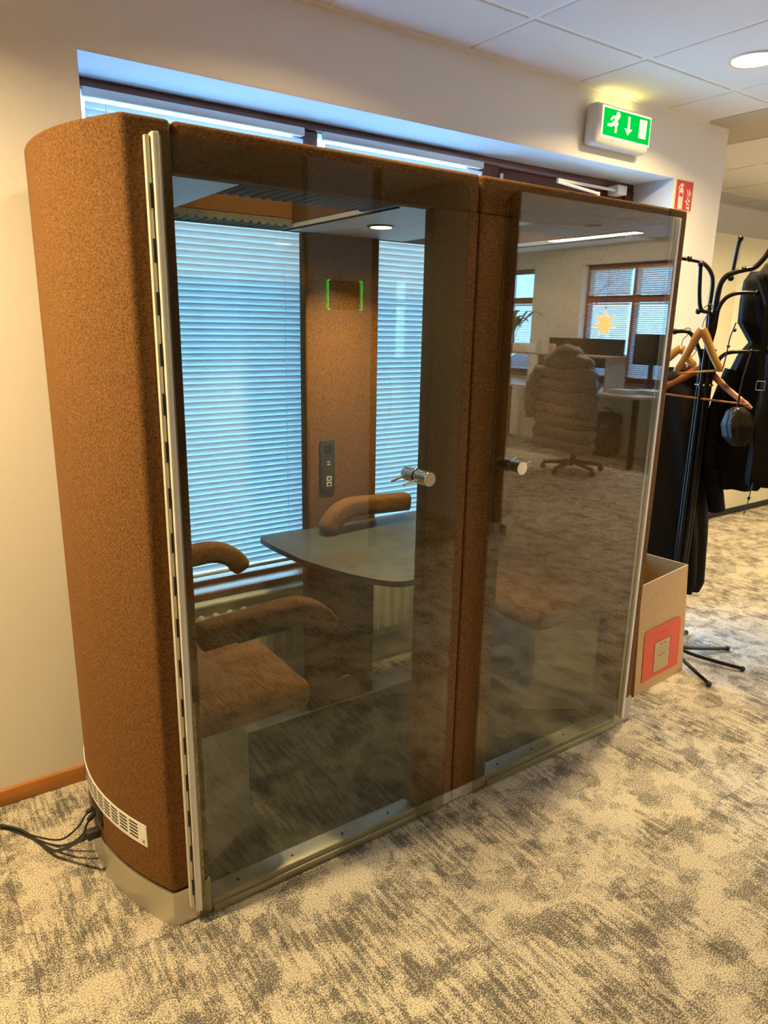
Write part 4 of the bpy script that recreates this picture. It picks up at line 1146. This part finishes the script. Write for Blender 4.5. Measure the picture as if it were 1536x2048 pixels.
for k, (x, y) in enumerate(((6.72, -2.05), (6.95, -1.86))):
    t = thing('paper_stack', ('stack of loose papers at the desk edge', 'stack of papers and folders beside the desk monitor')[k], 'papers', (x, y, .795))
    for q in range(5):
        o = B('sheet', x - .10 + random.uniform(-.02, .02), x + .10, y - .13, y + .13 + random.uniform(-.02, .02), .796 + .010 * q, .8035 + .010 * q, m_paper if q % 2 else m_white, t)
# second radiator on the end wall
r2 = thing('wall_radiator', 'cream column radiator below the end wall window', 'radiator', (7.3, -2.2, .12))
B('panel', 7.29, 7.335, -3.2, -1.2, .14, .70, m_radiator, r2)
for k in range(36): B('column', 7.27, 7.289, -3.19 + .055 * k, -3.155 + .055 * k, .16, .68, m_radiator, r2, .004, 1)
# lit paper star in the window
st = thing('paper_star', 'lit seven-pointed paper star hanging in the end wall window', 'star lantern', (7.30, -2.86, 1.54))
ctr = Vector((7.30, -2.86, 1.545)); n = 7; R_o, R_i, dp = .185, .085, .045
vs_ = [ctr + Vector((-dp, 0, 0)), ctr + Vector((dp, 0, 0))]
for k in range(2 * n):
    a = PI / 2 + PI * k / n; r_ = R_o if k % 2 == 0 else R_i
    vs_.append(ctr + Vector((0, r_ * math.cos(a), r_ * math.sin(a))))
fs = []
for k in range(2 * n):
    a, b_ = 2 + k, 2 + (k + 1) % (2 * n); fs += [(0, a, b_), (1, b_, a)]
MB().add(vs_, fs).build('star_body', m_starlit, st)
MB().tube([ctr + Vector((0, 0, R_o)), (7.30, -2.86, 2.20)], .003, 6).build('cord', m_rubber, st)
MB().ball(ctr + Vector((0, .0, R_o)), .014, 8, 6).build('socket_cap', m_white, st)

# office chair with the puffer jacket over it
ch = thing('office_chair', 'black swivel office chair on a five-star base', 'chair', (5.80, -2.12, 0))
MB().cyl((5.80, -2.12, .09), (5.80, -2.12, .43), .03).build('gas_lift', m_darkmetal, ch, 40)
B('seat', 5.57, 6.05, -2.37, -1.87, .43, .51, m_chair, ch, .03, 3)
B('backrest', 5.55, 5.61, -2.35, -1.89, .58, 1.10, m_chair, ch, .025, 3)
B('back_bracket', 5.58, 5.64, -2.15, -2.09, .44, .60, m_chair, ch)
for k in range(5):
    a = 2 * PI * k / 5 + .5; e = Vector((5.80 + .32 * math.cos(a), -2.12 + .32 * math.sin(a), .07))
    lg = MB().tube([(5.80, -2.12, .11), e], [.028, .018], 8).build('base_arm', m_chair, ch, 40)
    MB().cyl((e.x - .012, e.y, .03), (e.x + .012, e.y, .03), .03).build('caster', m_rubber, lg, 40)
for s_ in (-1, 1):
    MB().tube(spline([(5.80, -2.12 + s_ * .25, .47), (5.80, -2.12 + s_ * .31, .55), (5.78, -2.12 + s_ * .32, .66)], 4), .016, 8).build('arm_post', m_chair, ch, 40)
    B('arm_pad', 5.66, 5.90, -2.12 + s_ * .32 - .035, -2.12 + s_ * .32 + .035, .662, .690, m_chair, ch, .01, 2)
pj = thing('puffer_jacket', 'taupe quilted puffer jacket draped over the office chair back', 'jacket', (5.57, -2.1, .30))
rings = []
nn = 40; zz0, zz1 = .26, 1.30
levels = 54
for i in range(levels + 1):
    u = i / levels; z = zz0 + (zz1 - zz0) * u
    wq = .30 - .02 * u if u < .70 else (.285 - .55 * (u - .70) ** 1.2 if u < .9 else .285 - .55 * .145 - 1.4 * (u - .9))
    dq = .115 if u < .85 else .115 - .30 * (u - .85)
    puff = abs(math.sin(PI * u * 8.5)) ** .7 * .042
    wq *= 1.24
    ring = []
    for k in range(nn):
        a = 2 * PI * k / nn
        wob = .008 * math.sin(5 * a + 7 * u) + .006 * math.sin(9 * a - 11 * u)
        ring.append((5.565 + (dq + puff + wob) * math.sin(a) * (.95), -2.10 + .03 * math.sin(3 * u) + (max(wq, .03) + puff + wob) * math.cos(a), z + .010 * math.sin(3 * a + 4 * u)))
    rings.append(ring)
MB().loft(rings).build('quilted_body', m_puffer, pj, 80)
m_stitch = mat('dark_stitching', (.05, .042, .03), .8)
for q in range(1, 9):
    i = min(levels, round(q / 8.5 * levels))
    if i < levels - 3: MB().tube([Vector(p) for p in rings[i]] + [Vector(rings[i][0])], .006, 6, False).build('quilting_seam', m_stitch, pj, 80)
rings = []
for i in range(11):
    u = i / 10; a0 = PI * u
    ring = [(5.50 + .10 * math.sin(a0) * math.cos(2 * PI * k / 16) , -2.06 + .15 * math.sin(a0) ** .7 * math.sin(2 * PI * k / 16), 1.17 + .17 * u) for k in range(16)]
    rings.append(ring)
MB().loft(rings).build('hood', m_puffer, pj, 80)
for s_ in (-1, 1):
    P = spline([(5.52, -2.10 + s_ * .29, 1.08), (5.50, -2.10 + s_ * .38, .92), (5.50, -2.10 + s_ * .40, .74), (5.52, -2.10 + s_ * .38, .56)], 8)
    MB().tube(P, [.062 + .016 * abs(math.sin(i * .9)) for i in range(len(P))], 14).build('sleeve', m_puffer, pj, 80)
ch.location += Vector((.18, .07, 0)); pj.location += Vector((.185, .06, 0))
bp = thing('backpack', 'black backpack standing on the floor under the desk', 'backpack', (7.0, -2.5, 0))
B('body', 6.62, 6.86, -2.72, -2.36, .0, .52, m_backpack, bp, .07, 4); B('front_pocket', 6.57, 6.625, -2.68, -2.40, .04, .30, m_backpack, bp, .02, 3)
MB().tube(spline([(6.78, -2.60, .50), (6.76, -2.58, .56), (6.76, -2.50, .56), (6.78, -2.48, .50)], 5), .010, 8).build('grab_handle', m_backpack, bp, 60)

bp.location += Vector((.36, 0, 0))
# ================================================================ outside
gnd = struct(B('ground_outside', -60, 90, -60, 90, -3.6, -3.5, m_ground)); gnd.name = 'ground'
def bare_tree(x, y, h, label):
    t = thing('bare_tree', label, 'tree', (x, y, -3.5))
    mb = MB()
    def br(p, d, ln, r, lev):
        e = p + d * ln; mb.tube([p, (p + e) / 2 + Vector((random.uniform(-.04, .04), random.uniform(-.04, .04), 0)) * ln, e], [r, r * .8, r * .6], 5, False)
        if lev:
            for q in range(3):
                nd = (d + Vector((random.uniform(-.8, .8), random.uniform(-.8, .8), random.uniform(-.1, .5)))).normalized(); br(e, nd, ln * .68, r * .58, lev - 1)
    br(Vector((x, y, -3.5)), Vector((0, 0, 1)), h * .4, .10, 5)
    mb.build('branches', m_bark, t)
random.seed(11)
bare_tree(24, -10.2, 7.0, 'bare branched winter tree outside the end wall window')
bare_tree(30, -24.0, 8.0, 'bare winter tree standing beyond the potted plant window')
def conifer(x, y, h, label):
    t = thing('conifer', label, 'tree', (x, y, -3.5))
    MB().cyl((x, y, -3.5), (x, y, -2.6), .15).build('trunk', m_bark, t)
    mb = MB()
    for k in range(7):
        zb = -3.0 + h * k / 8; r_ = (1 - k / 8.0) * h * .26
        mb.lathe([(r_, 0), (r_ * .75, h * .06), (.05, h * .24)], (x, y, zb), 'Z', 11)
    mb.build('foliage', m_conifer, t)
conifer(24, -6.0, 6.6, 'dark green conifer outside the end wall window')
hd = thing('far_treeline', 'low grey-brown treeline on the horizon', 'trees', (45, -12, -3.5))
for k in range(26):
    a = k / 25; MB().ball((46 + random.uniform(-2, 2), -40 + 60 * a, -2.4), random.uniform(1.6, 3.0), 8, 5, (1, 1.3, .8)).build('crown', m_hedge, hd, 80)

# daylight portals: they only guide sampling of the sky through the window openings
def portal(loc, rot, sx, sy):
    ld = bpy.data.lights.new('sky_portal', 'AREA'); ld.shape = 'RECTANGLE'; ld.size = sx; ld.size_y = sy
    ld.cycles.is_portal = True
    o = bpy.data.objects.new('sky_portal', ld); COL.objects.link(o); o.location = loc; o.rotation_euler = rot
portal((1.90, 2.66, 1.1), (math.radians(-90), 0, 0), 2.72, 2.2)
portal((XEND + .21, (WA[0] + WA[1]) / 2, 1.555), (0, math.radians(90), 0), 1.39, WA[1] - WA[0])
portal((XEND + .21, (WB_[0] + WB_[1]) / 2, 1.555), (0, math.radians(90), 0), 1.39, WB_[1] - WB_[0])
